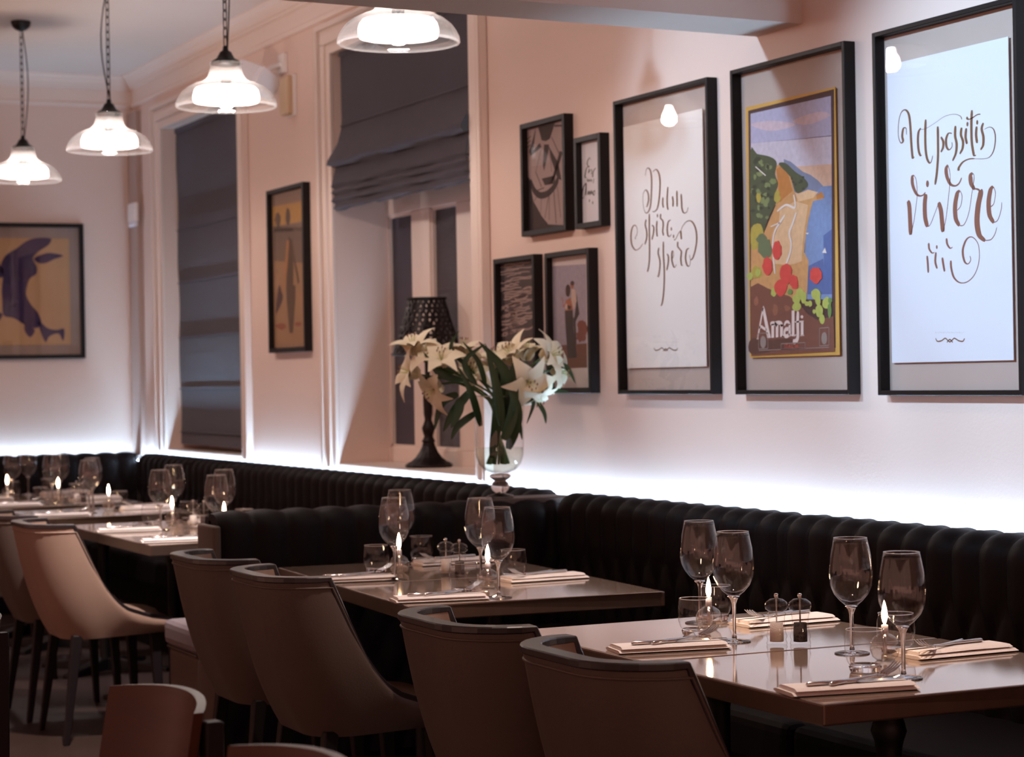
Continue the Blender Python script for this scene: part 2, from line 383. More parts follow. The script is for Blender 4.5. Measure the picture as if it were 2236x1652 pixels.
# ------------------------------------------------------------------ banquettes
def tufted_back(parent, p0, p1, nrm, D=0.13, ztop=0.93, zlow=0.42, pitch=0.115, amp=0.028, z1=0.76, q=0.26, mat=None):
    p0 = Vector(p0); p1 = Vector(p1); n = Vector(nrm); Ls = (p1 - p0).length; t = (p1 - p0) / Ls
    prof = []; R = 0.065
    nz = 26
    for i in range(nz + 1): prof.append((D, zlow + (ztop - R - zlow) * i / nz, 1, 0))
    for i in range(1, 9):
        a = PI / 2 * i / 8; prof.append((D - R + R * math.cos(a), ztop - R + R * math.sin(a), math.cos(a), math.sin(a)))
    prof.append(((D - R) * 0.5, ztop, 0, 1)); prof.append((0.0, ztop - 0.006, 0, 1)); prof.append((0.0, ztop - 0.10, -1, 0))
    ns = max(8, int(round(Ls / (pitch / 9.0)))); rows = []
    for (d, z, nx, nzz) in prof:
        row = []
        for i in range(ns + 1):
            s = Ls * i / ns; k = s / pitch
            if z < z1:
                u = k + (z1 - z) / q; v = k - (z1 - z) / q
                g = (abs(math.sin(PI * u)) * abs(math.sin(PI * v))) ** 0.45
            else: g = abs(math.sin(PI * k)) ** 0.8
            h = amp * g
            if nx < 0 or (nzz == 1 and d < 0.02): h = 0
            if z > z1 and nzz: h *= (0.45 + 0.55 * nx)
            e = min(1.0, s / 0.03, (Ls - s) / 0.03); h *= (e * (2 - e))
            pos = p0 + t * s + n * (max(0.0, d - amp) + h * nx) + Vector((0, 0, z + (h * nzz) - amp * 0.4 * nzz))
            row.append(pos)
        rows.append(row)
    a = MB().grid(rows)
    # end caps
    for col in (0, ns):
        ring = [r[col] for r in rows]; a.add(ring, [tuple(range(len(ring)))])
    return a.build('backrest', mat or M_LEATHER, parent)
def banquette(label, y0, y1, xb=3.575, name='banquette', seat=True, ncush=2):
    root = thing(name, (3.2, (y0 + y1) / 2, 0), label, 'banquette', 'buttoned banquettes along the walls')
    tufted_back(root, (xb, y0, 0), (xb, y1, 0), (-1, 0, 0))
    MB().box(xb - 0.10, xb, y0 + 0.002, y1 - 0.002, 0.05, 0.86).build('back_board', M_LEATHER, root)
    if seat:
        MB().box(2.98, xb, y0 + 0.005, y1 - 0.005, 0.0, 0.32).build('plinth', M_SEATL, root)
        for k in range(ncush):
            a = y0 + (y1 - y0) * k / ncush; b = y0 + (y1 - y0) * (k + 1) / ncush
            MB().box(2.94, xb - 0.09, a + 0.004, b - 0.004, 0.32, 0.46).build('seat_cushion', M_SEATL, root, bevel=0.03, seg=3)
    return root
banquette('black buttoned banquette behind the two nearest tables', 2.0, 5.50, ncush=4)
banquette('black buttoned banquette below the Amalfi picture, up to the divider', 5.505, 6.99, ncush=2)
banquette('dark banquette section below the near window and lamp', 7.22, 10.20, ncush=3)
banquette('dark banquette section below the far window', 10.205, 12.72, ncush=3)
# back wall banquette
bk = thing('banquette', (1.8, 13.0, 0), 'black banquette along the back wall under the abstract picture', 'banquette', 'buttoned banquettes along the walls')
tufted_back(bk, (3.575, 13.255, 0), (0.6, 13.255, 0), (0, -1, 0), pitch=0.125, amp=0.022)
MB().box(0.6, 3.57, 12.75, 13.25, 0.0, 0.32).build('plinth', M_SEATL, bk)
MB().box(0.6, 2.9, 12.70, 13.16, 0.32, 0.46).build('seat_cushion', M_SEATL, bk, bevel=0.03, seg=3)
# divider with a bench on its far side
DY = 7.00
dv = thing('banquette_divider', (2.8, DY + 0.1, 0), 'black buttoned divider with taupe end, holding the lily vase', 'divider')
tufted_back(dv, (2.19, DY + 0.145, 0), (3.50, DY + 0.145, 0), (0, -1, 0), D=0.13, ztop=0.912, pitch=0.125, amp=0.02, z1=0.72, q=0.24, zlow=0.05)
MB().box(2.19, 3.575, DY + 0.10, DY + 0.205, 0.0, 0.90).build('back_board', M_LEATHER, dv, bevel=0.02, seg=3)
MB().box(2.165, 2.193, DY + 0.01, DY + 0.205, 0.0, 0.868).build('end_panel', M_TAUPE, dv, bevel=0.012, seg=3)
MB().box(3.22, 3.575, DY + 0.06, DY + 0.215, 0.89, 0.915).build('ledge', M_TAUPE, dv, bevel=0.006)
bn = thing('bench', (2.8, 7.4, 0), 'taupe bench with grey cushion behind the divider', 'bench')
MB().box(2.165, 2.93, DY + 0.21, 7.58, 0.0, 0.40).build('base', M_TAUPE, bn, bevel=0.02, seg=3)
MB().box(2.15, 2.93, DY + 0.21, 7.60, 0.405, 0.50).build('seat_cushion', M_GREYSEAT, bn, bevel=0.03, seg=3)
MB().tube([(2.16, DY + 0.22, 0.402), (2.16, 7.58, 0.402), (2.93, 7.59, 0.402)], 0.005, 6).build('piping', M_TAUPE, bn)

# LED strips lying in the slot behind the banquettes
def led(loc, label, b):
    t = thing('led_strip', loc, label, 'light strip', 'light strips behind the banquettes')
    x0, x1, y0, y1 = b
    MB().box(x0, x1, y0, y1, 0.862, 0.872).build('channel', M_PLASTIC, t)
    MB().box(x0 + 0.003, x1 - 0.003 if x1 - x0 < 0.1 else x1, y0 + (0.003 if x1 - x0 > 0.1 else 0), y1 - (0.003 if x1 - x0 > 0.1 else 0), 0.8725, 0.8755).build('diffuser', E_LED, t)
led((3.59, 4.4, 0.86), 'bluish light strip behind the near banquettes', (3.583, 3.603, 2.0, 7.10))
led((3.59, 9.9, 0.86), 'bluish light strip behind the window banquettes', (3.583, 3.603, 7.105, 13.2))
led((2.0, 13.27, 0.86), 'bluish light strip behind the back wall banquette', (0.6, 3.55, 13.265, 13.285))

# ------------------------------------------------------------------ framed pictures
def ribbon(mb, pts, w, X, calm=False):
    """pts: list of (y,z) on the wall plane; a pen stroke with thick down-strokes"""
    p = smooth_path([(0, a, b) for a, b in pts], 7); n = len(p); vs = []
    for i, q in enumerate(p):
        d = (p[min(i + 1, n - 1)] - p[max(i - 1, 0)])
        L = d.length or 1e-6; d = d / L; nn = Vector((0, -d.z, d.y))
        press = 1.0 if calm else (0.30 + 0.70 * max(0.0, -d.z) ** 1.5)
        e = min(1.0, (i + 0.6) / 3.0, (n - 1 - i + 0.6) / 3.0)
        ww = 0.5 * w * press * (0.5 + 0.5 * e)
        vs += [(X, q.y + nn.y * ww, q.z + nn.z * ww), (X, q.y - nn.y * ww, q.z - nn.z * ww)]
    mb.add(vs, [(2 * i, 2 * i + 2, 2 * i + 3, 2 * i + 1) for i in range(n - 1)])
def poly(mb, pts, X, sm=0):
    """filled flat shape on the wall plane"""
    if sm: pts = [(v.y, v.z) for v in smooth_path([(0, a, b) for a, b in pts], sm, closed=True)]
    mb.add([(X, a, b) for a, b in pts], [tuple(range(len(pts)))])
XF = 3.58
def framed(label, y0, y1, z0, z1, bar=0.014, dep=0.04, mount=M_MOUNT, name='framed_picture', group='framed pictures on the long wall', backing=True):
    """y0 near side, y1 far side"""
    root = thing(name, (XF + dep, (y0 + y1) / 2, z0), label, 'picture', group)
    a = MB()
    for b in ((y0, y0 + bar, z0, z1), (y1 - bar, y1, z0, z1), (y0 + bar, y1 - bar, z0, z0 + bar), (y0 + bar, y1 - bar, z1 - bar, z1)):
        MB().box(XF, XF + dep, *b).build('frame_bar', M_FRAME, root, bevel=0.0015, seg=1)
    if backing: MB().box(3.6145, 3.6175, y0 + bar * .6, y1 - bar * .6, z0 + bar * .6, z1 - bar * .6).build('mount', mount, root)
    MB().add([(3.6005, y0 + bar * .8, z0 + bar * .8), (3.6005, y0 + bar * .8, z1 - bar * .8), (3.6005, y1 - bar * .8, z1 - bar * .8), (3.6005, y1 - bar * .8, z0 + bar * .8)], [(0, 1, 2, 3)]).build('glazing', G_PIC, root)
    return root
XP = 3.6045
def paper(root, y0, y1, z0, z1, mat, X=XP): return MB().box(X, X + 0.002, y0, y1, z0, z1).build('print', mat, root)
def wall_yz(px, py, X=XP): p = on_x(px, py, X); return (p.y, p.z)

FR = {}
FR[1] = framed('tall framed print reading Dum spiro spero', 6.065, 6.725, 1.291, 2.334)
FR[2] = framed('tall framed Amalfi coast poster, middle of the three tall frames', 5.270, 5.920, 1.290, 2.334)
FR[3] = framed('tall framed print reading Ut possitis vivere vive', 4.478, 5.128, 1.288, 2.334)
P1 = paper(FR[1], 6.139, 6.694, 1.383, 2.24, M_PAPER)
P3 = paper(FR[3], 4.541, 5.089, 1.381, 2.237, M_WHITEP)
P2 = paper(FR[2], 5.355, 5.865, 1.408, 2.210, plain('poster_gold', '#d9a850', 0.8, var=0.06, scale=20))
def zoomed(ox, oy, k, X):
    def f(p): return wall_yz(ox + p[0] / k, oy + p[1] / k, X)
    return f
def strokes(parent, conv, lst, w, X, mat, name='lettering', calm=False):
    a = MB()
    for st in lst:
        ww = w
        if isinstance(st, tuple): ww, st = st
        pts = [conv(p) for p in st]
        if len(pts) == 1:
            y, z = pts[0]; r = ww * 0.62
            poly(a, [(y + r * 0.7 * math.cos(k), z + r * math.sin(k)) for k in [i * PI / 5 for i in range(10)]], X)
        else: ribbon(a, pts, ww, X, calm)
    return a.build(name, mat, parent)
X1 = XP - 0.0004
c = zoomed(1340, 340, 4.858, X1)
strokes(P1, c, [
 [(335,215),(345,150),(365,130),(390,160),(402,250),(400,400),(390,530),(365,595),(340,605),(320,560),(310,480),(315,400),(340,362),(365,400),(370,470),(355,530),(345,540)],
 [(415,170),(450,145),(480,190),(492,280),(485,430),(465,550),(435,590),(412,590)],
 [(522,440),(520,510),(530,550)],[(575,330),(567,450),(570,540),(580,572)],
 [(622,430),(630,480),(628,540)],[(670,370),(672,450),(673,540)],[(715,405),(720,480),(725,560),(745,605),(775,595),(790,545)]], 0.0105, X1, M_GOLDINK, 'lettering_dum')
strokes(P1, c, [
 [(345,675),(335,730),(350,800),(350,870),(330,940)],[(378,615),(378,760),(380,900),(380,1080),(370,1180),(357,1230)],[(405,735),(425,760),(420,830),(405,890)],
 [(235,880),(228,872),(250,820),(245,760),(222,735),(195,770),(183,850),(192,940),(220,990),(245,998),(280,975),(310,930)],
 [(460,690),(455,760),(460,840),(470,850)],[(465,635)],[(500,615),(498,660),(520,690),(525,740),(520,800),(530,845)],
 [(605,680),(580,700),(568,770),(575,840),(595,855),(610,830)],[(612,775)],[(635,855)],
 [(640,890),(655,885),(690,820),(710,800),(715,850),(720,885)],
 [(712,800),(730,750),(770,700),(815,690),(850,725),(875,800),(880,900),(865,1000),(840,1080),(815,1100),(805,1050)]], 0.0105, X1, M_GOLDINK, 'lettering_spiro')
strokes(P1, c, [
 [(480,975),(472,1030),(490,1110),(490,1180),(475,1275),(462,1270)],[(527,910),(527,1040),(535,1180),(537,1300),(530,1450),(515,1560),(500,1590)],[(565,1040),(580,1070),(578,1140),(562,1215)],
 [(615,1100),(635,1060),(630,1010),(618,1030),(618,1110),(635,1170),(650,1180),(665,1150)],
 [(680,910),(680,960),(705,995),(718,1020),(712,1090),(720,1155),(735,1160)],
 [(800,980),(775,1000),(762,1080),(775,1150),(795,1172),(810,1150),(815,1100)]], 0.0105, X1, M_GOLDINK, 'lettering_spero')
ORN = [[(0,2),(6,12),(20,10),(32,2),(40,8),(48,14),(56,8),(64,2),(78,10),(92,12),(98,2)],[(38,16),(48,6),(58,16)]]
def tinyline(k0, y, n): return [[(k0 + i * 4.6, y + (i % 3) * 1.2), (k0 + i * 4.6 + 1.6, y + 5 - (i % 2) * 2)] for i in range(n)]
strokes(P1, zoomed(1428, 758, 1.9, X1), ORN, 0.0035, X1, M_GOLDINK, 'ornament', calm=True)
strokes(P1, zoomed(1426, 745, 1.9, X1), tinyline(0, 0, 24), 0.0016, X1, M_MOUNT, 'small_print', calm=True)
c = zoomed(1940, 220, 3.932, X1)
strokes(P3, c, [
 [(155,290),(150,235),(128,240),(118,300),(125,345),(105,360),(85,300),(88,180),(110,100),(145,78),(175,120),(188,220),(195,350),(205,470),(212,492),(222,480)],
 [(278,235),(258,270),(253,350),(260,430),(275,468),(285,465)],[(320,160),(316,260),(318,400),(330,490),(352,532),(368,520),(380,470)],
 (0.004,[(275,245),(320,238),(400,190),(480,135),(560,115),(615,130),(630,160)]),
 [(423,220),(425,330),(425,480),(415,620),(400,720)],[(450,310),(470,350),(468,400),(450,440)],[(545,280),(515,280),(495,330),(498,390),(520,420),(545,395),(545,355)],
 [(575,215),(572,300),(585,370),(578,450),(550,515)],[(628,230),(622,290),(640,350),(635,410),(612,455)],[(668,235),(662,310),(675,370)],[(678,200)],
 [(716,80),(712,200),(715,350),(730,450),(740,470),(752,465)],[(670,140),(685,158),(715,150),(760,120),(790,115)],
 [(757,220),(752,290),(760,350),(768,355)],[(762,185)],[(815,190),(800,240),(815,310),(812,380),(790,420)],
 (0.005,[(822,245),(870,225),(905,250),(918,320),(905,420),(870,480),(820,497),(740,497)]),(0.011,[(740,496),(690,500),(640,525),(605,572),(603,600)])], 0.0105, X1, M_GOLDINK, 'lettering_ut_possitis')
strokes(P3, c, [
 (0.019,[(165,860),(178,900),(185,1010),(190,1150)]),(0.008,[(190,1150),(220,1020),(245,820),(240,690),(220,640)]),(0.014,[(220,640),(205,655),(207,720),(235,790),(265,815),(295,810),(318,785)]),
 (0.019,[(322,800),(312,880),(315,1000),(335,1080)]),(0.007,[(335,1080),(360,1060),(400,960),(430,878)]),(0.016,[(335,712)]),
 (0.019,[(430,872),(450,940),(460,1040),(468,1125)]),(0.008,[(468,1125),(495,1000),(520,780),(530,640),(512,555)]),(0.015,[(512,552),(495,585),(502,650),(530,712),(570,730),(605,710),(628,660)]),
 (0.008,[(590,940),(620,900),(632,820),(615,770)]),(0.019,[(612,772),(590,800),(572,900),(578,1010),(610,1070)]),(0.008,[(610,1070),(650,1060),(690,960),(715,800),(735,660),(725,620)]),
 (0.018,[(722,620),(705,645),(710,710),(740,758)]),(0.012,[(735,756),(760,757),(785,770)]),(0.023,[(785,768),(790,800),(770,900),(760,1040),(780,1150),(830,1200)]),(0.008,[(825,1198),(880,1190),(915,1140),(930,1085)]),
 (0.008,[(875,910),(905,880),(918,790),(900,735)]),(0.019,[(898,735),(875,770),(860,870),(868,980),(905,1045)]),(0.008,[(905,1045),(940,1020),(968,930),(972,870)])], 0.012, X1, M_BROWNINK, 'lettering_vivere')
strokes(P3, c, [
 [(332,1330),(338,1400),(342,1475)],[(345,1220),(350,1270),(375,1305),(395,1300)],[(408,1300),(402,1380),(418,1440)],[(415,1255)],
 [(462,1345),(470,1400),(482,1465)],[(498,1180),(505,1230),(530,1265),(550,1255)],
 [(535,1370),(540,1440),(565,1520),(620,1562),(690,1545),(750,1470),(780,1350),(770,1230),(720,1170),(670,1190),(638,1280),(650,1370),(680,1400),(705,1370),(700,1330)]], 0.009, X1, M_BROWNINK, 'lettering_vive')
strokes(P3, zoomed(2043, 737, 1.55, X1), ORN, 0.0035, X1, M_GOLDINK, 'ornament', calm=True)
strokes(P3, zoomed(2043, 724, 1.6, X1), tinyline(0, 0, 22), 0.0016, X1, M_MOUNT, 'small_print', calm=True)

# painted poster of a coast
lay = [XP - 0.0003]
def blob(conv, cx_, cy_, rx, ry, rnd, n=14, j=0.22):
    return [conv((cx_ + rx * math.cos(2 * PI * i / n) * (1 + rnd.uniform(-j, j)), cy_ + ry * math.sin(2 * PI * i / n) * (1 + rnd.uniform(-j, j)))) for i in range(n)]
def patch(parent, name, hexc, polys, sm=0, step=True):
    if step: lay[0] -= 0.00012
    a = MB()
    for k_, p in enumerate(polys): poly(a, p, lay[0] - 2.5e-6 * (k_ + 1), sm)
    return a.build(name, plain('paint_' + hexc[1:], hexc, 0.8, var=0.22, scale=55), parent)
Z1 = zoomed(1620, 180, 3.592, X1); Z2 = zoomed(1620, 620, 9.18, X1)
rnd = random.Random(5)
cz = lambda L: [Z1(p) for p in L]
c2 = lambda L: [Z2(p) for p in L]
patch(P2, 'border', '#4b3230', [cz([(50,222),(722,52),(735,2080),(68,2110)])])
patch(P2, 'sky', '#b7b2cb', [cz([(68,245),(698,105),(702,420),(70,480)])])
patch(P2, 'sky', '#cfc4cf', [cz([(70,480),(702,415),(704,640),(70,680)])], step=False)
patch(P2, 'sky', '#dcb49a', [cz([(70,680),(704,640),(706,960),(70,960)])], step=False)
patch(P2, 'sky', '#d3bcc4', [cz([(70,330),(240,300),(420,330),(230,380)]), cz([(400,300),(600,230),(690,260),(520,330)])], 5)
patch(P2, 'distant_hills', '#7f879f', [cz([(330,600),(385,622),(430,660),(480,700),(540,725),(600,770),(640,815),(640,860),(330,860)])])
patch(P2, 'sea', '#7d93bb', [cz([(705,808),(630,815),(560,880),(500,1200),(480,1700),(708,1700)])])
patch(P2, 'sea', '#54699c', [cz([(640,1200),(706,1150),(708,1660),(650,1660)]), cz([(520,1440),(640,1380),(660,1660),(500,1660)])])
patch(P2, 'cliff', '#d39c63', [cz([(262,655),(330,630),(372,700),(412,850),(430,905),(560,900),(610,870),(645,885),(640,910),(560,930),(540,1000),(520,1090),(502,1200),(490,1330),(525,1400),(510,1700),(70,1700),(74,1180),(170,1190),(268,960),(285,800)])])
patch(P2, 'cliff', '#e6bb8e', [cz([(300,1000),(420,930),(520,960),(500,1100),(480,1250),(470,1400),(420,1420),(360,1430),(240,1420),(240,1240),(290,1120)]), cz([(430,880),(520,840),(600,860),(560,905),(440,935)])])
patch(P2, 'cliff', '#c47f3e', [cz([(272,680),(330,640),(365,720),(400,850),(340,900),(300,940),(285,800)]), cz([(585,880),(630,855),(648,905),(590,915)])])
patch(P2, 'trees', '#4e573b', [cz([(68,545),(120,560),(200,575),(255,600),(275,640),(262,720),(285,790),(270,860),(290,900),(262,960),(200,1090),(170,1180),(140,1100),(75,1150)]), cz([(290,640),(345,632),(420,700),(480,740),(522,800),(480,850),(425,862),(382,740)])], 3)
patch(P2, 'trees', '#7d8a57', [blob(Z1, rnd.uniform(85, 250), rnd.uniform(600, 1060), rnd.uniform(10, 26), rnd.uniform(12, 26), rnd) for _ in range(22)])
patch(P2, 'trees', '#39422f', [blob(Z1, rnd.uniform(85, 250), rnd.uniform(600, 1060), rnd.uniform(8, 20), rnd.uniform(10, 24), rnd) for _ in range(18)] + [blob(Z1, rnd.uniform(390, 490), rnd.uniform(735, 840), 12, 10, rnd) for _ in range(8)])
patch(P2, 'meadow', '#b9a649', [cz([(76,1140),(150,1110),(175,1230),(120,1300),(78,1300)]), blob(Z1, 280, 900, 26, 50, rnd), blob(Z1, 135, 900, 20, 40, rnd), blob(Z1, 120, 1490, 40, 50, rnd)], 3)
patch(P2, 'bushes', '#6b7853', [blob(Z1, 185, 1300, 55, 75, rnd), blob(Z1, 160, 1230, 40, 40, rnd)])
a = MB(); lay[0] -= 0.00012
for st, ww in (([(340,1040),(300,1100),(260,1170),(245,1260),(250,1360),(262,1500)], .008), ([(430,1020),(400,1110),(375,1180),(390,1260),(380,1340),(350,1420)], .008), ([(280,1010),(350,960),(420,980),(410,880)], .007), ([(230,1130),(300,1100)], .006), ([(110,660),(190,730)], .006)):
    ribbon(a, cz(st), ww, lay[0], True)
a.build('road', plain('paint_road', '#efe2d8', 0.8), P2)
a = MB(); poly(a, cz([(632,1335),(655,1295),(668,1338)]), lay[0]); poly(a, cz([(500,1180),(528,1178),(520,1192)]), lay[0]); a.build('boats', plain('paint_road', '#efe2d8', 0.8), P2)
patch(P2, 'ground', '#7c4c3c', [c2([(178,60),(330,-20),(520,80),(760,180),(960,240),(1180,420),(1330,600),(1520,720),(1850,640),(1872,1350),(200,1440)])])
patch(P2, 'ground', '#5d3c30', [c2([(190,1100),(520,1120),(980,1090),(1000,1180),(800,1300),(200,1400)])], 4)
patch(P2, 'ground', '#9a6148', [blob(Z2, 300, 340, 50, 90, rnd), blob(Z2, 680, 520, 50, 110, rnd), blob(Z2, 920, 480, 60, 60, rnd)], 2)
patch(P2, 'leaves', '#b7bd5b', [blob(Z2, x, y, rx, ry, rnd, 12, .12) for x, y, rx, ry in ((650,165,58,90),(1110,300,80,90),(1110,450,85,95),(1250,270,60,120),(1170,170,70,90),(1490,200,95,105),(1540,330,55,95),(1380,390,42,62),(1560,540,75,130),(1710,380,85,115),(1620,700,55,95),(1460,550,30,46),(1310,390,40,50),(170,-160,60,80),(330,-230,50,80))], 2)
patch(P2, 'leaves', '#6f8f4a', [blob(Z2, x, y, rx, ry, rnd, 12, .15) for x, y, rx, ry in ((1770,520,38,150),(980,160,50,60),(1780,330,40,60))], 2)
patch(P2, 'flowers', '#dd4a40', [blob(Z1, x, y, rx, ry, rnd, 16, .12) for x, y, rx, ry in ((280,1315,36,74),(205,1440,38,70),(350,1500,46,82),(308,1610,48,62),(412,1560,32,50),(585,1512,48,64),(420,1590,26,30))], 2)
lay[0] -= 0.00012; XA = lay[0]
cA = zoomed(1620, 620, 9.18, XA)
a = MB()
def rc(x0, y0, x1, y1): poly(a, [cA(p) for p in ((x0, y0), (x1, y0 - 8), (x1, y1 - 8), (x0, y1))], XA)
def rb(pts, w_): ribbon(a, [cA(p) for p in pts], w_ * 0.000305, XA, True)
poly(a, [cA(p) for p in ((432,430),(405,505),(510,1082),(580,1075),(462,510))], XA)
rb([(425,470),(370,780),(315,1092)], 26); rb([(298,1098),(338,1090)], 18); rb([(345,885),(390,852),(430,880),(495,918)], 30)
rc(590, 800, 645, 1078); rc(678, 810, 732, 1070); rc(765, 810, 822, 1060); rb([(572,800),(620,782),(665,795),(700,840)], 40); rb([(655,800),(725,775),(785,790),(805,850)], 44); rb([(800,1050),(838,1020)], 24)
rc(935, 800, 978, 1035); rb([(945,900),(880,905),(852,970),(870,1040),(920,1035),(950,990)], 40); rb([(850,830),(880,765),(930,760),(962,815)], 30); rb([(960,1040),(995,1015)], 22)
rc(998, 530, 1055, 1050); rb([(1040,1045),(1085,1015)], 22)
rb([(1122,545),(1118,800),(1122,1000),(1108,1105),(1062,1152),(1022,1143)], 50); rb([(1060,758),(1150,752),(1242,742)], 14)
rc(1180, 755, 1235, 1035); rb([(1168,1035),(1248,1028)], 16); poly(a, [cA((1203 + 28 * math.cos(k * PI / 6), 655 + 34 * math.sin(k * PI / 6))) for k in range(12)], XA)
a.build('lettering_amalfi', plain('paint_lettering', '#ecd5ca', 0.8), P2)
a = MB()
for r_ in ([(785,1195),(1265,1170),(1265,1280),(785,1305),(785,1195)], [(1555,885),(1745,868),(1745,1225),(1555,1240),(1555,885)], [(340,1330),(1750,1265)], [(330,990),(520,975),(520,1290),(335,1300),(330,990)]): 
    for q in range(len(r_) - 1): rb([r_[q], r_[q + 1]], 14)
for (ex, ey) in ((1650, 1085), (425, 1160)):
    poly(a, [cA((ex + 58 * math.cos(k * PI / 8), ey + 125 * math.sin(k * PI / 8))) for k in range(16)], XA)
a.build('emblem', plain('paint_emblem', '#98877e', 0.8), P2)
a = MB(); xs = 862
for ch in 'ITALIA':
    if ch == 'I': L_ = [[(0,0),(0,78)]]
    elif ch == 'T': L_ = [[(-22,0),(22,0)],[(0,0),(0,78)]]
    elif ch == 'A': L_ = [[(0,0),(-22,78)],[(0,0),(22,78)],[(-12,50),(12,50)]]
    else: L_ = [[(-12,0),(-12,78)],[(-12,78),(20,78)]]
    for s_ in L_: rb([(xs + p[0], 1207 - (xs - 862) * 0.05 + p[1]) for p in s_], 15)
    xs += 36 if ch == 'I' else 58
a.build('lettering_italia', plain('paint_red', '#c8584c', 0.8), P2)

# the four small box frames
FS = dict(bike=(7.115, 7.50, 1.903, 2.340), words=(6.83, 7.04, 1.900, 2.237), water=(7.395, 7.77, 1.298, 1.831), couple=(6.933, 7.302, 1.295, 1.827))
LB = dict(bike='small framed photograph of a bicycle wheel, upper of the small frames', words='smallest frame, with handwritten black words on white', water='framed photograph of rippled water behind the lilies', couple='framed photograph of a couple standing, white mount')
SF = {}
for k, (a0, a1, b0, b1) in FS.items():
    SF[k] = framed(LB[k], a0, a1, b0, b1, bar=0.02, mount=M_WHITEP, group='small framed pictures')
def sprint(k, mat, mg=0.0):
    a0, a1, b0, b1 = FS[k]; return paper(SF[k], a0 + 0.019 + mg, a1 - 0.019 - mg, b0 + 0.019 + mg, b1 - 0.019 - mg, mat)
pb = sprint('bike', plain('photo_grey', '#ab9490', 0.8, var=0.1, scale=10))
pw = sprint('words', M_WHITEP); pr = sprint('water', plain('photo_dark', '#3a3236', 0.8, var=0.2, scale=30)); pc = sprint('couple', plain('mount_white', '#d9cdcb', 0.9))
cB = zoomed(1110, 230, 5.508, X1); MDARK = plain('photo_black', '#2b2022', 0.8)
a = MB(); lay[0] = X1
for pg in ([(205,850),(250,870),(300,1150),(400,1330),(480,1430),(655,1440),(660,1500),(215,1510)], [(360,262),(560,212),(500,400),(450,430),(400,420)], [(430,470),(490,470),(480,560),(430,790),(415,720)],
           [(480,480),(600,690),(640,900),(590,880),(520,660)], [(620,545),(655,560),(560,860),(500,960),(540,830)], [(330,272),(300,540),(380,450),(400,500),(330,560),(270,610),(250,560),(290,420)], [(400,880),(560,840),(560,940),(440,960)]):
    poly(a, [cB(p) for p in pg], X1)
for st, ww in (([(260,900),(310,1020),(380,1080),(470,1060),(550,980),(600,880)], .026), ([(490,1050),(440,1360)], .006), ([(495,1050),(490,1380)], .006), ([(545,1000),(575,1420)], .008), ([(590,980),(630,1350)], .006), ([(400,1080),(390,1300)], .005), ([(350,1080),(310,1150)], .005), ([(395,520),(330,800)], .005), ([(555,245),(650,243)], .012), ([(330,800),(400,980)], .008), ([(520,380),(610,580)], .007), ([(215,420),(270,370)], .006), ([(215,470),(270,420)], .006), ([(215,520),(270,470)], .006), ([(505,600),(520,800)], .005), ([(330,1030),(430,990)], .007), ([(250,1050),(290,1200),(370,1330),(470,1420)], .008)):
    ribbon(a, [cB(p) for p in st], ww, X1 - 0.0001, True)
a.build('bicycle_print', MDARK, pb)
strokes(pw, cB, [[(990,655),(975,630),(950,680),(955,725),(975,735),(945,750),(930,800),(922,860),(940,870)],[(975,760),(965,810),(985,780),(1000,770)],[(1005,770),(1000,830)],[(1050,750),(1020,800),(1015,855),(1005,850)]], 0.008, X1, M_BLACKINK, 'lettering_eris')
strokes(pw, cB, [[(950,880),(955,915),(970,890),(975,915),(990,890),(1000,915),(1010,890)],[(1030,880),(1020,935)]], 0.007, X1, M_BLACKINK, 'lettering_quis')
strokes(pw, cB, [[(935,930),(905,980),(890,1060),(890,1110),(905,1110),(925,1040),(935,940),(932,1080)],[(950,1080),(960,1030),(965,1070),(980,1030),(985,1075),(1000,1025),(1005,1070)],[(1040,1020),(1020,1050),(1030,1080),(1045,1050),(1040,1020)],[(975,1145)],[(1015,1170)]], 0.009, X1, M_BLACKINK, 'lettering_amo')
cW = zoomed(1060, 530, 4.72, X1); a = MB(); rnd = random.Random(11)
for i in range(34):
    y = 195 + i * 24; x = rnd.uniform(125, 260); L_ = rnd.uniform(140, 360); h = 3 + i * 0.12; st = []
    for k in range(8): st.append((min(485, x + L_ * k / 7), y - x * 0.08 - k * (4 + i * 0.15) + h * math.sin(k * 2.0 + i)))
    ribbon(a, [cW(p) for p in st], 0.0035 + 0.00012 * i, X1, True)
for (x, y, rx, ry) in ((430, 475, 45, 16), (370, 560, 65, 20), (290, 660, 90, 28), (235, 770, 95, 34)):
    ribbon(a, [cW((x + rx * math.cos(k * PI / 8), y + ry * math.sin(k * PI / 8) - 0.28 * rx * math.cos(k * PI / 8))) for k in range(17)], 0.007, X1, True)
a.build('water_print', plain('photo_light', '#a89089', 0.8), pr)
lay[0] = X1
cc = lambda L: [cW(p) for p in L]
patch(pc, 'photograph', '#a39aa8', [cc([(690,240),(1035,218),(1048,1285),(700,1295)])])
patch(pc, 'photograph', '#6e4536', [cc([(698,1060),(1045,1035),(1048,1285),(700,1295)])])
patch(pc, 'photograph', '#7a4438', [blob(cW, 1000, 880, 52, 95, rnd, 16, .25), blob(cW, 985, 960, 50, 60, rnd)])
patch(pc, 'photograph', '#2c292e', [cc([(818,700),(900,690),(912,900),(945,1180),(850,1190),(828,900)]), cc([(922,470),(945,560),(970,730),(930,810),(915,780),(935,640)]), cc([(905,760),(930,800),(940,1040),(925,1050)])])
patch(pc, 'photograph', '#a8694c', [cc([(830,590),(880,565),(905,690),(822,700)]), blob(cW, 895, 440, 18, 34, rnd, 12, .05)])
patch(pc, 'photograph', '#cbb3a6', [cc([(886,480),(930,480),(942,600),(912,690),(888,600)]), cc([(828,620),(850,640),(845,690),(822,680)])])
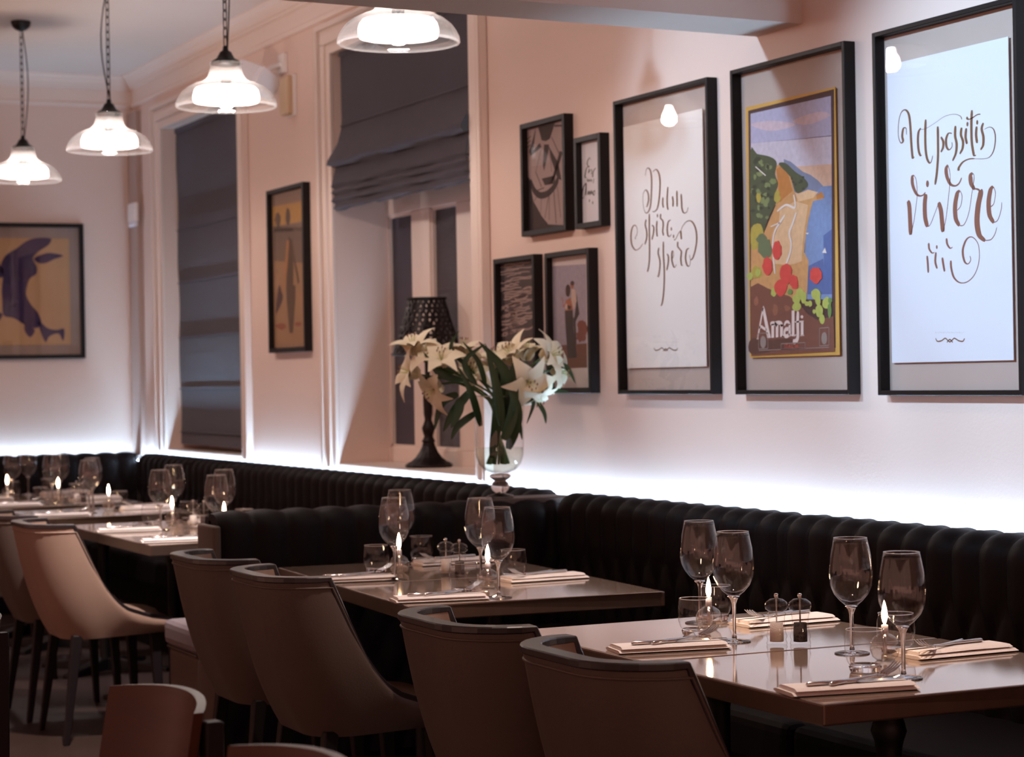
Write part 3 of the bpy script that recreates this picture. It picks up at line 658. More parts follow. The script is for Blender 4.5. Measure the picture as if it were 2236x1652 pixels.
patch(pc, 'photograph', '#3a2320', [blob(cW, 852, 492, 26, 62, rnd, 12, .08), blob(cW, 898, 415, 20, 24, rnd, 12, .05), cc([(845,640),(885,650),(880,690),(850,680)])])
a = MB(); ribbon(a, cc([(838,600),(808,655),(798,600),(790,560)]), .006, lay[0], True); a.build('photograph', plain('paint_a8694c', '#a8694c'), pc)

# picture between the windows
P4F = framed('narrow framed print of a slender figure, between the two windows', 10.01, 10.575, 1.504, 2.345, bar=0.022, mount=M_MOUNT, group='framed pictures on the long wall')
pf = paper(P4F, 10.035, 10.55, 1.53, 2.32, plain('paint_a27a5e', '#a98264', 0.8, var=0.15, scale=8))
cf = zoomed(560, 390, 4.13, X1); lay[0] = X1; rnd = random.Random(9)
ff = lambda L: [cf(p) for p in L]
patch(pf, 'figure_print', '#8f7464', [ff([(140,140),(405,90),(410,190),(145,250)])])
patch(pf, 'figure_print', '#c2924e', [ff([(146,255),(410,210),(412,380),(150,440)])])
patch(pf, 'figure_print', '#7c675c', [ff([(150,430),(415,395),(420,760),(160,740)])], 0)
patch(pf, 'figure_print', '#57453c', [blob(cf, 285, 345, 22, 80, rnd, 14, .06), blob(cf, 195, 370, 26, 70, rnd, 14, .15), ff([(155,455),(330,445),(330,475),(155,485)]), ff([(290,520),(325,560),(335,800),(330,1000),(268,1000),(275,800),(285,640)]), ff([(268,960),(352,960),(352,1080),(330,1390),(298,1390),(272,1080)]), ff([(325,580),(345,700),(390,930),(375,950),(340,760)])], 0)
patch(pf, 'figure_print', '#b47e55', [ff([(275,550),(295,560),(280,800),(250,1000),(230,1050),(245,900)])])
patch(pf, 'figure_print', '#4a3843', [ff([(205,960),(225,1010),(240,1080),(200,1180),(178,1210),(185,1080)])], 3)
patch(pf, 'figure_print', '#955344', [blob(cf, 225, 1330, 45, 28, rnd), blob(cf, 375, 1310, 35, 20, rnd)])

# abstract on the back wall (plane y = const)
AB = thing('framed_picture', (2.8, WY, 1.522), 'wide framed abstract in violet brush strokes on the back wall', 'picture')
def bbox_y(x0, x1, z0, z1, y0, y1): return MB().box(x0, x1, y0, y1, z0, z1)
bx0, bx1, bz0, bz1 = 2.28, 3.285, 1.522, 2.366
for b in ((bx0, bx0 + .025, bz0, bz1), (bx1 - .025, bx1, bz0, bz1), (bx0 + .025, bx1 - .025, bz0, bz0 + .025), (bx0 + .025, bx1 - .025, bz1 - .025, bz1)):
    bbox_y(*b, 13.262, 13.298).build('frame_bar', M_FRAME, AB, bevel=0.0015, seg=1)
bbox_y(bx0 + .015, bx1 - .015, bz0 + .015, bz1 - .015, 13.290, 13.296).build('mount', plain('grey_mount', '#a59087', 0.9, var=0.1, scale=5), AB)
MB().add([(bx0 + .02, 13.274, bz0 + .02), (bx1 - .02, 13.274, bz0 + .02), (bx1 - .02, 13.274, bz1 - .02), (bx0 + .02, 13.274, bz1 - .02)], [(0, 1, 2, 3)]).build('glazing', G_PIC, AB)
pab = bbox_y(bx0 + .10, 3.197, 1.608, 2.272, 13.283, 13.286).build('print', plain('tan_paper', '#c69c74', 0.9, var=0.08, scale=5), AB)
def cb(p):
    q = on_y(p[0] / 5.0, 470 + p[1] / 5.0, 13.2825); return (q.x, q.z)
a = MB()
def polyb(pts, sm=4, y=13.2825):
    pts = [(v.y, v.z) for v in smooth_path([(0,) + cb(p) for p in pts], sm, closed=True)]
    a.add([(u, y, v) for u, v in pts], [tuple(range(len(pts)))])
polyb([(555,255),(530,320),(420,395),(360,470),(400,560),(395,640),(320,700),(285,850),(330,960),(410,1060),(450,1170),(400,1230),(280,1200),(150,1120),(40,1090),(25,930),(20,800),(30,680),(5,560),(60,440),(180,360),(300,275),(420,245)])
polyb([(370,470),(480,420),(560,410),(690,440),(600,475),(500,520),(420,520)])
polyb([(420,1150),(520,1230),(620,1250),(700,1240),(690,1370),(640,1290),(540,1320),(500,1385),(450,1290)])
polyb([(280,1180),(380,1250),(330,1330),(270,1260)]); polyb([(30,1080),(-40,1180),(-160,1200),(-200,1120),(-60,1060)]); polyb([(20,560),(-120,520),(-240,600),(-120,640),(20,680)])
a.build('brush_strokes', plain('paint_violet', '#36244f', 0.8, var=0.3, scale=14), pab)

# ------------------------------------------------------------------ pendants
LINK = None
def link_mesh():
    a = MB(); pts = []
    for i in range(16):
        t = 2 * PI * i / 16; x = 0.0085 * math.cos(t); z = 0.0085 * math.sin(t) + (0.011 if math.sin(t) > 0 else -0.011)
        pts.append(Vector((x, 0, z)))
    rows = []
    for i, p in enumerate(pts):
        tg = (pts[(i + 1) % 16] - pts[i - 1]).normalized(); n1 = Vector((0, 1, 0)); n2 = tg.cross(n1)
        rows.append([p + (n1 * math.cos(k * PI / 3) + n2 * math.sin(k * PI / 3)) * 0.0022 for k in range(6)])
    a.grid(rows, closed_u=True, closed_v=True)
    return a
def pendant(x, y, zr, label, lit=True, sway=0.03):
    """zr: height of the glass rim"""
    t = thing('pendant_lamp', (x, y, zr), label, 'pendant lamp', 'glass pendant lamps')
    P = lambda prof, name, mat, n=40, caps=False: MB().lathe(prof, n, (x, y, zr), caps).build(name, mat, t)
    P([(0.192, 0.0), (0.199, 0.004), (0.200, 0.012), (0.197, 0.024), (0.190, 0.038), (0.174, 0.060), (0.150, 0.079), (0.122, 0.093), (0.097, 0.101), (0.081, 0.110), (0.070, 0.124), (0.064, 0.145), (0.061, 0.165), (0.065, 0.171), (0.062, 0.177)], 'glass_shade', G_SHADE, 56)
    P([(0.192, -0.001), (0.198, 0.0), (0.2005, 0.004), (0.199, 0.008), (0.194, 0.006), (0.192, -0.001)], 'rim', G_SHADE, 56)
    P([(0.127, 0.020), (0.131, 0.034), (0.131, 0.050), (0.126, 0.066), (0.116, 0.078)], 'inner_diffuser', G_MILK, 48)
    P([(0.0, -0.004), (0.018, -0.001), (0.030, 0.012), (0.034, 0.028), (0.030, 0.046), (0.020, 0.066), (0.016, 0.083), (0.0, 0.088)], 'bulb', E_BULB if lit else G_MILK, 24)
    P([(0.0, 0.083), (0.02, 0.084), (0.022, 0.13), (0.0, 0.132)], 'socket', M_BLACKM, 20)
    P([(0.056, 0.168), (0.058, 0.180), (0.050, 0.186), (0.036, 0.194), (0.027, 0.210), (0.022, 0.220), (0.012, 0.226), (0.010, 0.242), (0.0, 0.245)], 'gallery_cap', M_BLACKM, 28)
    P([(0.0, CZ - zr - 0.055), (0.012, CZ - zr - 0.052), (0.03, CZ - zr - 0.045), (0.046, CZ - zr - 0.030), (0.052, CZ - zr - 0.012), (0.052, CZ - zr - 0.001)], 'ceiling_rose', M_BLACKM, 28)
    z0 = zr + 0.245; z1 = CZ - 0.052; n = int((z1 - z0) / 0.034); st = (z1 - z0) / n
    ch = bpy.data.objects.new('chain', None); COL.objects.link(ch); ch.parent = t
    global LINK
    for i in range(n):
        if LINK is None: o = link_mesh().build('chain_link', M_CHAIN, ch, world=False); LINK = o
        else: o = bpy.data.objects.new('chain_link', LINK.data); COL.objects.link(o); o.parent = ch
        o.location = (0, 0, z0 - zr + st * (i + 0.5)); o.rotation_euler = (0, 0, 0.5 + (PI / 2 if i % 2 else 0)); o.scale = (1, 1, st / 0.032)
    pts = [(x + 0.008 + sway * math.sin(PI * k / 9) * R0.x, y + sway * math.sin(PI * k / 9) * R0.y, z0 - 0.01 + (z1 - z0 + 0.01) * k / 9) for k in range(10)]
    MB().tube(pts, 0.003, 6).build('flex_cord', M_CORD, t)
    return t
PENDANTS = [(2.635, 6.42, 2.447, 'glass pendant lamp tucked against the beam', 0.0), (2.595, 8.13, 2.447, 'glass pendant lamp hanging in front of the far window', 0.012),
            (2.565, 9.83, 2.447, 'glass pendant lamp with the cord looping beside its chain', -0.04), (2.505, 11.40, 2.447, 'glass pendant lamp with visible ceiling rose at the far left', 0.025)]
for (x, y, z, lb, sw) in PENDANTS: pendant(x, y, z, lb, True, sw)

# ------------------------------------------------------------------ tables
TX0, TX1, TD, TZ = 2.175, 2.935, 0.672, 0.75
TY = [3.305, 3.985, 5.30, 5.977, 7.845, 8.520, 9.70, 10.70, 11.375]
ORD = ['nearest', 'second-nearest', 'third', 'fourth', 'fifth', 'sixth', 'seventh', 'eighth', 'farthest']
def table(i):
    y0 = TY[i]; y1 = y0 + TD; xc = (TX0 + TX1) / 2; yc = (y0 + y1) / 2
    t = thing('dining_table', (xc, yc, 0), 'metal-topped square dining table, %s of the row from the front' % ORD[i], 'table', 'dining tables in the row')
    MB().box(TX0 + 0.003, TX1 - 0.003, y0 + 0.003, y1 - 0.003, TZ - 0.012, TZ).build('table_top', M_TABLE, t, bevel=0.002, seg=1)
    e = MB(); k = 0.012
    e.box(TX0, TX0 + k, y0, y1, TZ - 0.042, TZ - 0.0008); e.box(TX1 - k, TX1, y0, y1, TZ - 0.042, TZ - 0.0008)
    e.box(TX0 + k, TX1 - k, y0, y0 + k, TZ - 0.042, TZ - 0.0008); e.box(TX0 + k, TX1 - k, y1 - k, y1, TZ - 0.042, TZ - 0.0008)
    e.build('edge_band', M_EDGE, t, bevel=0.004)
    MB().box(TX0 + 0.02, TX1 - 0.02, y0 + 0.02, y1 - 0.02, TZ - 0.038, TZ - 0.0125).build('underboard', M_BLACKM, t)
    MB().lathe([(0.16, 0.704), (0.16, 0.71)], 4, (xc, yc, 0), True, smooth=False).build('mounting_plate', M_BLACKM, t)
    MB().lathe([(0.026, 0.03), (0.026, 0.58), (0.030, 0.60), (0.037, 0.62), (0.032, 0.64), (0.026, 0.655), (0.026, 0.706)], 20, (xc, yc, 0), True).build('column', M_BLACKM, t)
    b = MB()
    for k in range(4):
        a = PI / 4 + k * PI / 2; d = Vector((math.cos(a), math.sin(a), 0)); n = Vector((-d.y, d.x, 0)); c0 = Vector((xc, yc, 0))
        p = [c0 + d * 0.02 - n * 0.035, c0 + d * 0.34 - n * 0.025, c0 + d * 0.34 + n * 0.025, c0 + d * 0.02 + n * 0.035]
        b.hexa([q + Vector((0, 0, 0.0)) for q in p] + [p[0] + Vector((0, 0, 0.06)), p[1] + Vector((0, 0, 0.02)), p[2] + Vector((0, 0, 0.02)), p[3] + Vector((0, 0, 0.06))])
    b.build('foot_cross', M_BLACKM, t, bevel=0.004)
    return t
PIV = Vector((2.175, 5.302, 0)); SKEW = math.radians(-4.0)
for i in range(9):
    t = table(i)
    if i in (2, 3):          # this pair stands slightly askew
        t.location = PIV + Matrix.Rotation(SKEW, 3, 'Z') @ (t.location - PIV); t.rotation_euler = (0, 0, SKEW)

# ------------------------------------------------------------------ upholstered tub chairs (local: faces +x, origin on the floor)
SWEEP = [(-0.12, 0.83), (-0.098, 0.78), (-0.075, 0.727), (-0.05, 0.672), (-0.025, 0.619), (0.014, 0.561), (0.045, 0.53), (0.08, 0.506), (0.16, 0.477), (0.255, 0.458)]
def sweep_pt(f):
    """top edge of the shell for f in 0..1 (rear to front)"""
    if f <= 0.36: return (-0.28 + 0.16 * f / 0.36, 0.83)
    u = (f - 0.36) / 0.64; L = [0.0]
    for a, b in zip(SWEEP[:-1], SWEEP[1:]): L.append(L[-1] + math.hypot(b[0] - a[0], b[1] - a[1]))
    s = u * L[-1]
    for i in range(len(L) - 1):
        if s <= L[i + 1] + 1e-9:
            k = (s - L[i]) / (L[i + 1] - L[i]); return (SWEEP[i][0] + k * (SWEEP[i + 1][0] - SWEEP[i][0]), SWEEP[i][1] + k * (SWEEP[i + 1][1] - SWEEP[i][1]))
    return SWEEP[-1]
def chair_path():
    out = []
    for i in range(8): out.append((0.0, 0.09 * i / 8))
    for i in range(9):
        a = PI / 2 * i / 8; out.append((0.36 * (1 - math.cos(a)), 0.09 + 0.16 * math.sin(a)))
    for i in range(1, 23): out.append((0.36 + 0.64 * i / 22, 0.25 - 0.012 * (i / 22) ** 2))
    half = out
    return [(f, -y) for f, y in reversed(half[1:])] + half
def make_chair():
    t = thing('tub_chair', (0, 0, 0)); path = chair_path(); th = 0.038
    top = []; bot = []
    for f, y in path:
        x, z = sweep_pt(f); top.append(Vector((x, y, z)))
        bot.append(Vector((-0.165 + 0.415 * f, y * 0.93, 0.392 + 0.012 * f)))
    nrm = []
    for i in range(len(path)):
        a = top[max(0, i - 1)]; b = top[min(len(path) - 1, i + 1)]; d = Vector((b.x - a.x, b.y - a.y, 0))
        if d.length < 1e-6: d = Vector((1, 0, 0))
        nrm.append(Vector((-d.y, d.x, 0)).normalized() * -1)
    # make normals point inwards
    cen = Vector((0.05, 0, 0))
    nrm = [n if n.dot(Vector((cen.x - p.x, cen.y - p.y, 0))) > 0 else -n for n, p in zip(nrm, top)]
    nrm = [Vector((0, -1 if p[1] > 0 else 1, 0)) if p[0] > 0.37 else n for n, p in zip(nrm, path)]
    rows = []; nv = 12
    for j in range(nv + 1):
        v = j / nv; r = []
        for i in range(len(path)):
            p = bot[i].lerp(top[i], v); bul = 0.012 * math.sin(PI * v) + (-0.02 * (1 - v) ** 6)
            r.append(p - nrm[i] * bul)
        rows.append(r)
    a = MB().grid(rows)
    ring = rows[0]; a.add(ring, [tuple(range(len(ring)))])
    fr = MB(); fr.grid([[rows[0][0].lerp(rows[0][-1], k / 8) for k in range(9)], [rows[-1][0].lerp(rows[-1][-1], k / 8) + Vector((0.012 * math.sin(PI * k / 8), 0, 0)) for k in range(9)]])
    a.v += []; o = len(a.v); a.v += fr.v; a.f += [tuple(q + o for q in f_) for f_ in fr.f]; a.sm += fr.sm
    a.build('shell', M_CHAIRL, t)
    inner = []
    for j in range(9):
        v = j / 8; r = []
        for i in range(len(path)):
            b = Vector((bot[i].x * 0.98, bot[i].y, 0.44)); r.append(b.lerp(top[i] - Vector((0, 0, 0.004)), v) + nrm[i] * th)
        inner.append(r)
    MB().grid(inner).build('inner_back', M_CHAIRIN, t)
    # wooden trim: box section following the top edge
    sect = []
    for i in range(len(path)):
        f = path[i][0]; tp = top[i]; a_ = top[max(0, i - 1)]; b_ = top[min(len(path) - 1, i + 1)]; tg = (b_ - a_).normalized()
        n = nrm[i]; up = tg.cross(n); up = up if up.z > 0 or (up.z == 0 and up.x > 0) else -up
        o0 = tp - n * 0.004; o1 = tp + n * (th + 0.002)
        sect.append([o0 - up * 0.011, o0 + up * 0.005, o1 + up * 0.005, o1 - up * 0.011])
    MB().grid(sect, closed_u=True, smooth=False).add(sect[0], [(3, 2, 1, 0)]).add(sect[-1], [(0, 1, 2, 3)]).build('wood_trim', M_DARKWOOD, t, bevel=0.0025, seg=1)
    pip = [top[i].lerp(bot[i], min(0.9, 0.026 / max(0.06, (top[i] - bot[i]).length))) - nrm[i] * 0.003 for i in range(len(path))]
    MB().tube(pip, 0.0032, 6).build('piping', M_CHAIRL, t)
    # seat cushion
    rows = []
    for (k, z) in ((0.97, 0.425), (1.0, 0.445), (0.985, 0.468), (0.93, 0.482), (0.6, 0.488), (0.02, 0.49)):
        r = []
        for i in range(32):
            a0 = 2 * PI * i / 32; c_, s_ = math.cos(a0), math.sin(a0); e = 0.55
            r.append((0.045 + k * 0.205 * math.copysign(abs(c_) ** e, c_), k * 0.198 * math.copysign(abs(s_) ** e, s_), z))
        rows.append(r)
    MB().grid(rows, closed_u=True).build('seat_cushion', M_CHAIRIN, t)
    for sx, sy, dx, dy in ((-1, -1, -0.055, -0.03), (-1, 1, -0.055, 0.03), (1, -1, 0.02, -0.012), (1, 1, 0.02, 0.012)):
        x0 = -0.10 if sx < 0 else 0.20; y0 = 0.175 * sy; l = MB()
        A = [(x0 - .02, y0 - .02, .41), (x0 + .02, y0 - .02, .41), (x0 + .02, y0 + .02, .41), (x0 - .02, y0 + .02, .41)]
        x1, y1, h = x0 + dx, y0 + dy, 0.011
        B = [(x1 - h, y1 - h, 0), (x1 + h, y1 - h, 0), (x1 + h, y1 + h, 0), (x1 - h, y1 + h, 0)]
        l.hexa(B + A).build('leg', M_LEG, t, bevel=0.003, seg=1)
    return t
CH = [(2.065, 3.645, 'taupe tub chair with dark rim at the nearest table'), (2.075, 4.308, 'taupe tub chair with dark rim at the second-nearest table'), (2.10, 5.622, 'taupe tub chair at the third table from the front'),
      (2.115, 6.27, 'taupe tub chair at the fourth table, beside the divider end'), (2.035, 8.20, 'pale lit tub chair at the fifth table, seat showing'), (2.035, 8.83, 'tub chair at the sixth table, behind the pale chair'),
      (2.045, 10.02, 'tub chair at the seventh table, cut by the left edge'), (2.045, 11.05, 'tub chair at the eighth table')]
ch0 = make_chair()
for i, (x, y, lb) in enumerate(CH[:7]):
    o = ch0 if i == 0 else dup(ch0)
    o.location = (x, y, 0); tag(o, lb, 'chair', 'taupe tub chairs along the tables')
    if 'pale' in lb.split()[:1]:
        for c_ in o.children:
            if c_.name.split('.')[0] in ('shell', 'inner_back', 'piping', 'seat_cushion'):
                c_.material_slots[0].link = 'OBJECT'; c_.material_slots[0].material = plain('brightened_chair_leather', '#93796b', 0.46, var=0.08, scale=7, bump=0.05, bscale=200)  # lighter leather colour on this one chair, making up for missing light

# wooden chairs in the foreground: bent veneer back between square posts (local: back at x=0, faces -x)
def make_wood_chair():
    t = thing('wooden_chair', (0, 0, 0)); rows = []
    for j in range(9):
        v = j / 8; z = 0.56 + 0.29 * v; r = []
        for i in range(17):
            u = -1 + 2 * i / 16; y = 0.185 * u
            r.append((0.055 * (1 - u * u) + 0.05 * (v - 0.5) - 0.03, y, z + 0.012 * (1 - u * u) * v))
        rows.append(r)
    a = MB(); fr = [[Vector(p) for p in r] for r in rows]; bk_ = [[Vector(p) + Vector((0.016, 0, 0)) for p in r] for r in rows]
    a.grid(fr); a.grid(bk_)
    edge = lambda A, B: a.add(A + B, [(k, k + 1, len(A) + k + 1, len(A) + k) for k in range(len(A) - 1)])
    edge(fr[0], bk_[0]); edge(fr[-1], bk_[-1]); edge([r[0] for r in fr], [r[0] for r in bk_]); edge([r[-1] for r in fr], [r[-1] for r in bk_])
    a.build('back_panel', M_BROWNWOOD, t)
    for s in (-1, 1):
        y = 0.180 * s
        MB().hexa([(-0.005, y - .016, 0), (0.03, y - .016, 0), (0.03, y + .016, 0), (-0.005, y + .016, 0), (0.012, y - .016, 0.835), (0.042, y - .016, 0.835), (0.042, y + .016, 0.835), (0.012, y + .016, 0.835)]).build('back_post', M_LEG, t, bevel=0.003, seg=1)
        MB().hexa([(-0.40, y - .014, 0), (-0.372, y - .014, 0), (-0.372, y + .014, 0), (-0.40, y + .014, 0), (-0.405, y - .018, 0.43), (-0.367, y - .018, 0.43), (-0.367, y + .018, 0.43), (-0.405, y + .018, 0.43)]).build('leg', M_LEG, t, bevel=0.003, seg=1)
    MB().box(-0.42, 0.0, -0.20, 0.20, 0.43, 0.465).build('seat', M_BROWNWOOD, t, bevel=0.012, seg=3)
    return t
wc0 = make_wood_chair()
WC = [((0.935, 3.375), 0.10, 'brown wooden chair back in the lower left foreground'), ((0.93, 2.70), 0.10, 'wooden chair back barely showing at the bottom edge'), ((0.905, 4.76), 0.05, 'wooden chair at the left edge of the view')]
for i, ((x, y), rz, lb) in enumerate(WC):
    o = wc0 if i == 0 else dup(wc0)
    o.location = (x, y, 0); o.rotation_euler = (0, 0, rz); tag(o, lb, 'chair', 'brown wooden chairs in the foreground')

# ------------------------------------------------------------------ tableware
def make_wine():
    t = thing('wine_glass', (0, 0, 0))
    MB().lathe([(0.0, 0.102), (0.012, 0.104), (0.024, 0.114), (0.037, 0.129), (0.0455, 0.149), (0.0482, 0.167), (0.0475, 0.188), (0.044, 0.213), (0.0385, 0.238), (0.0357, 0.250), (0.0349, 0.2498), (0.0377, 0.238), (0.0432, 0.213), (0.0466, 0.188), (0.0472, 0.167), (0.0444, 0.150), (0.0355, 0.1305), (0.022, 0.1165), (0.0, 0.111)], 36).build('bowl', G_WINE, t)
    MB().lathe([(0.0357, 0.2493), (0.0366, 0.2502), (0.0357, 0.2511), (0.0348, 0.2502), (0.0357, 0.2493)], 36).build('rim', G_SOLID, t)
    MB().lathe([(0.0, 0.1055), (0.010, 0.1045), (0.014, 0.103), (0.008, 0.096), (0.0048, 0.086), (0.0042, 0.06), (0.0042, 0.02), (0.006, 0.008), (0.0, 0.006)], 20).build('stem', G_SOLID, t)
    MB().lathe([(0.0, 0.0005), (0.036, 0.0005), (0.0385, 0.0015), (0.036, 0.003), (0.02, 0.0045), (0.007, 0.008), (0.0, 0.009)], 32).build('foot', G_SOLID, t)
    return t
def make_tumbler():
    t = thing('water_tumbler', (0, 0, 0))
    MB().lathe([(0.030, 0.0125), (0.0365, 0.022), (0.0405, 0.036), (0.0415, 0.052), (0.0402, 0.070), (0.0378, 0.086)], 36).build('wall', G_WINE, t)
    MB().lathe([(0.0, 0.0005), (0.028, 0.0005), (0.031, 0.003), (0.0335, 0.012), (0.030, 0.0165), (0.0, 0.0145)], 32).build('thick_base', G_SOLID, t)
    MB().lathe([(0.0378, 0.0855), (0.0387, 0.0865), (0.0378, 0.0875), (0.0369, 0.0865), (0.0378, 0.0855)], 36).build('rim', G_SOLID, t)
    return t
def make_candle():
    t = thing('oil_candle', (0, 0, 0))
    MB().lathe([(0.0, 0.0005), (0.018, 0.0005), (0.027, 0.008), (0.0315, 0.022), (0.031, 0.036), (0.025, 0.048), (0.014, 0.055), (0.008, 0.058), (0.0075, 0.062)], 32).build('glass_globe', thin_glass('globe_glass', (0.98, 0.97, 0.96), 1.5, 0.0, 2.0), t)
    MB().lathe([(0.0, 0.002), (0.018, 0.002), (0.026, 0.009), (0.0302, 0.022), (0.0295, 0.0305), (0.0, 0.0305)], 28).build('lamp_oil', G_OIL, t)
    MB().lathe([(0.0, 0.010), (0.004, 0.011), (0.004, 0.056), (0.0075, 0.057), (0.0075, 0.074), (0.003, 0.076), (0.0, 0.077)], 16).build('wick_holder', M_WHITEP, t)
    MB().lathe([(0.0, 0.076), (0.0035, 0.080), (0.0062, 0.090), (0.0064, 0.098), (0.0045, 0.111), (0.002, 0.121), (0.0, 0.127)], 14).build('flame', E_FLAME, t)
    return t
def make_mill(fill, mat):
    t = thing(fill, (0, 0, 0))
    MB().lathe([(0.022, 0.0), (0.0235, 0.004), (0.021, 0.012), (0.0235, 0.02), (0.021, 0.028), (0.018, 0.045), (0.0185, 0.062), (0.021, 0.07), (0.018, 0.074)], 28).build('body', G_WINE, t)
    MB().lathe([(0.0, 0.008), (0.0155, 0.008), (0.0155, 0.03), (0.0145, 0.05), (0.0, 0.05)], 20).build('filling', mat, t)
    MB().lathe([(0.0, 0.074), (0.015, 0.074), (0.024, 0.080), (0.0265, 0.088), (0.024, 0.096), (0.014, 0.103), (0.0, 0.105)], 28).build('cap', G_WINE, t)
    MB().lathe([(0.0, 0.01), (0.0018, 0.01), (0.0018, 0.104), (0.004, 0.106), (0.0055, 0.110), (0.004, 0.115), (0.0, 0.116)], 12).build('spindle', M_STEEL, t)
    return t
def make_napkin():
    """folded linen, long axis x, rolled near edge"""
    t = thing('napkin', (0, 0, 0)); rows = []
    for (k, z) in ((0, 0), (0, 1)): pass
    n = 18; L = 0.26; Wd = 0.105
    def sheet(z, w0, w1, l0, l1, wav):
        top_ = []; bot_ = []
        for j in range(9):
            v = j / 8; ra = []; rb_ = []
            for i in range(n + 1):
                u = i / n; x = l0 + (l1 - l0) * u; y = w0 + (w1 - w0) * v
                edge = min(1, v / 0.10, (1 - v) / 0.18); hh = 0.0045 * math.sqrt(max(0.0, edge * (2 - edge)))
                bump = wav * math.sin(u * 9 + v * 4) * v
                ra.append((x, y, z + hh + bump)); rb_.append((x, y, z - 0.003 * math.sqrt(max(0.0, edge * (2 - edge))) + bump))
            top_.append(ra); bot_.append(rb_)
        a = MB().grid(top_); a.grid(bot_)
        for col in (0, n): a.add([r[col] for r in top_] + [r[col] for r in reversed(bot_)], [tuple(range(18))])
        return a
    sheet(0.0035, -Wd / 2, Wd / 2, -L / 2, L / 2, 0.0).build('lower_fold', M_NAPKIN, t)
    sheet(0.0115, -Wd / 2 + 0.002, Wd / 2 - 0.012, -L / 2 + 0.006, L / 2 - 0.008, 0.0005).build('upper_fold', M_NAPKIN, t)
    return t
def make_knife():
    t = thing('table_knife', (0, 0, 0))
    MB().tube([(-0.115, 0, 0.004), (-0.11, 0, 0.0045), (-0.07, 0, 0.0045), (-0.02, 0, 0.004), (-0.008, 0, 0.004)], [0.002, 0.0048, 0.0042, 0.0036, 0.003], 8).build('handle', M_STEEL, t)
    a = MB(); up = []; dn = []
    for i in range(11):
        u = i / 10; x = -0.01 + 0.125 * u; w_ = 0.0085 * math.sqrt(max(0.02, 1 - u ** 5))
        up.append((x, w_, 0.0048)); dn.append((x, -w_ * 0.6, 0.0035))
    a.grid([up, dn]); a.grid([[(p[0], p[1], p[2] - 0.0012) for p in up], [(p[0], p[1], p[2] - 0.0004) for p in dn]])
    a.build('blade', M_STEEL, t); return t
def make_fork():
    t = thing('table_fork', (0, 0, 0))
    MB().tube([(-0.105, 0, 0.0035), (-0.10, 0, 0.0045), (-0.06, 0, 0.005), (0.0, 0, 0.006), (0.03, 0, 0.008)], [0.0025, 0.0055, 0.0045, 0.003, 0.0028], 8).build('handle', M_STEEL, t)
    rows = []
    for i in range(7):
        u = i / 6; x = 0.025 + 0.028 * u; w_ = 0.003 + 0.0095 * math.sin(u * PI / 2); rows.append([(x, w_ * (k / 4 * 2 - 1), 0.008 - 0.004 * math.sin(u * PI) + 0.002 * u) for k in range(5)])
    MB().grid(rows).build('neck', M_STEEL, t)
    for k in range(4):
        y = -0.0105 + 0.007 * k
        MB().tube([(0.050, y, 0.0095), (0.072, y, 0.016), (0.094, y * 1.02, 0.028)], [0.0022, 0.002, 0.001], 6).build('tine', M_STEEL, t)
    return t
wine0, tum0, can0 = make_wine(), make_tumbler(), make_candle()
salt0, pep0 = make_mill('salt_mill', M_SALT), make_mill('pepper_mill', M_PEPPER)
nap0, kni0, frk0 = make_napkin(), make_knife(), make_fork()
used = set()
def place(proto, loc, rz, label, cat, group):
    if proto.name in used: o = dup(proto)
    else: o = proto; used.add(proto.name)
    o.location = loc; o.rotation_euler = (0, 0, rz); tag(o, label, cat, group); return o
def T(i): return '%s table' % ORD[i]
WINE = {0: ((2.490, 3.495), (2.617, 3.860)), 1: ((2.512, 4.175), (2.630, 4.530)), 2: ((2.470, 5.360), (2.617, 5.803)), 3: ((2.422, 5.93 + .075), (2.609, 6.414)),
        4: ((2.470, 7.95), (2.645, 8.41)), 5: ((2.43, 8.60), (2.622, 9.06)), 6: ((2.475, 9.98), (2.565, 10.27)), 7: ((2.52, 10.93), (2.63, 11.22)), 8: ((2.45, 11.55), (2.60, 11.85))}
TUMB = {0: ((2.480, 3.612), (2.700, 3.815)), 1: ((2.498, 4.325), (2.690, 4.56)), 2: ((2.435, 5.52), (2.745, 5.85)), 3: ((2.468, 6.275), (2.735, 6.545)),
        4: ((2.48, 8.10), (2.72, 8.38)), 5: ((2.485, 8.94), (2.70, 9.10)), 6: ((2.43, 9.87), (2.68, 10.20)), 7: ((2.45, 10.88), (2.70, 11.15)), 8: ((2.47, 11.65), (2.71, 11.85))}
CAND = {0: (2.615, 3.735), 1: (2.575, 4.395), 2: (2.552, 5.61), 3: (2.52, 6.21), 4: (2.60, 8.27), 5: (2.555, 8.86), 6: (2.60, 10.10), 7: (2.575, 11.03), 8: (2.435, 11.62)}
MILL = {1: ((2.562, 4.075), (2.605, 4.045)), 3: ((2.615, 6.06), (2.628, 5.985)), 5: ((2.60, 8.70), (2.625, 8.63)), 7: ((2.62, 10.82), (2.64, 10.76))}
sides = ('chair side', 'banquette side')
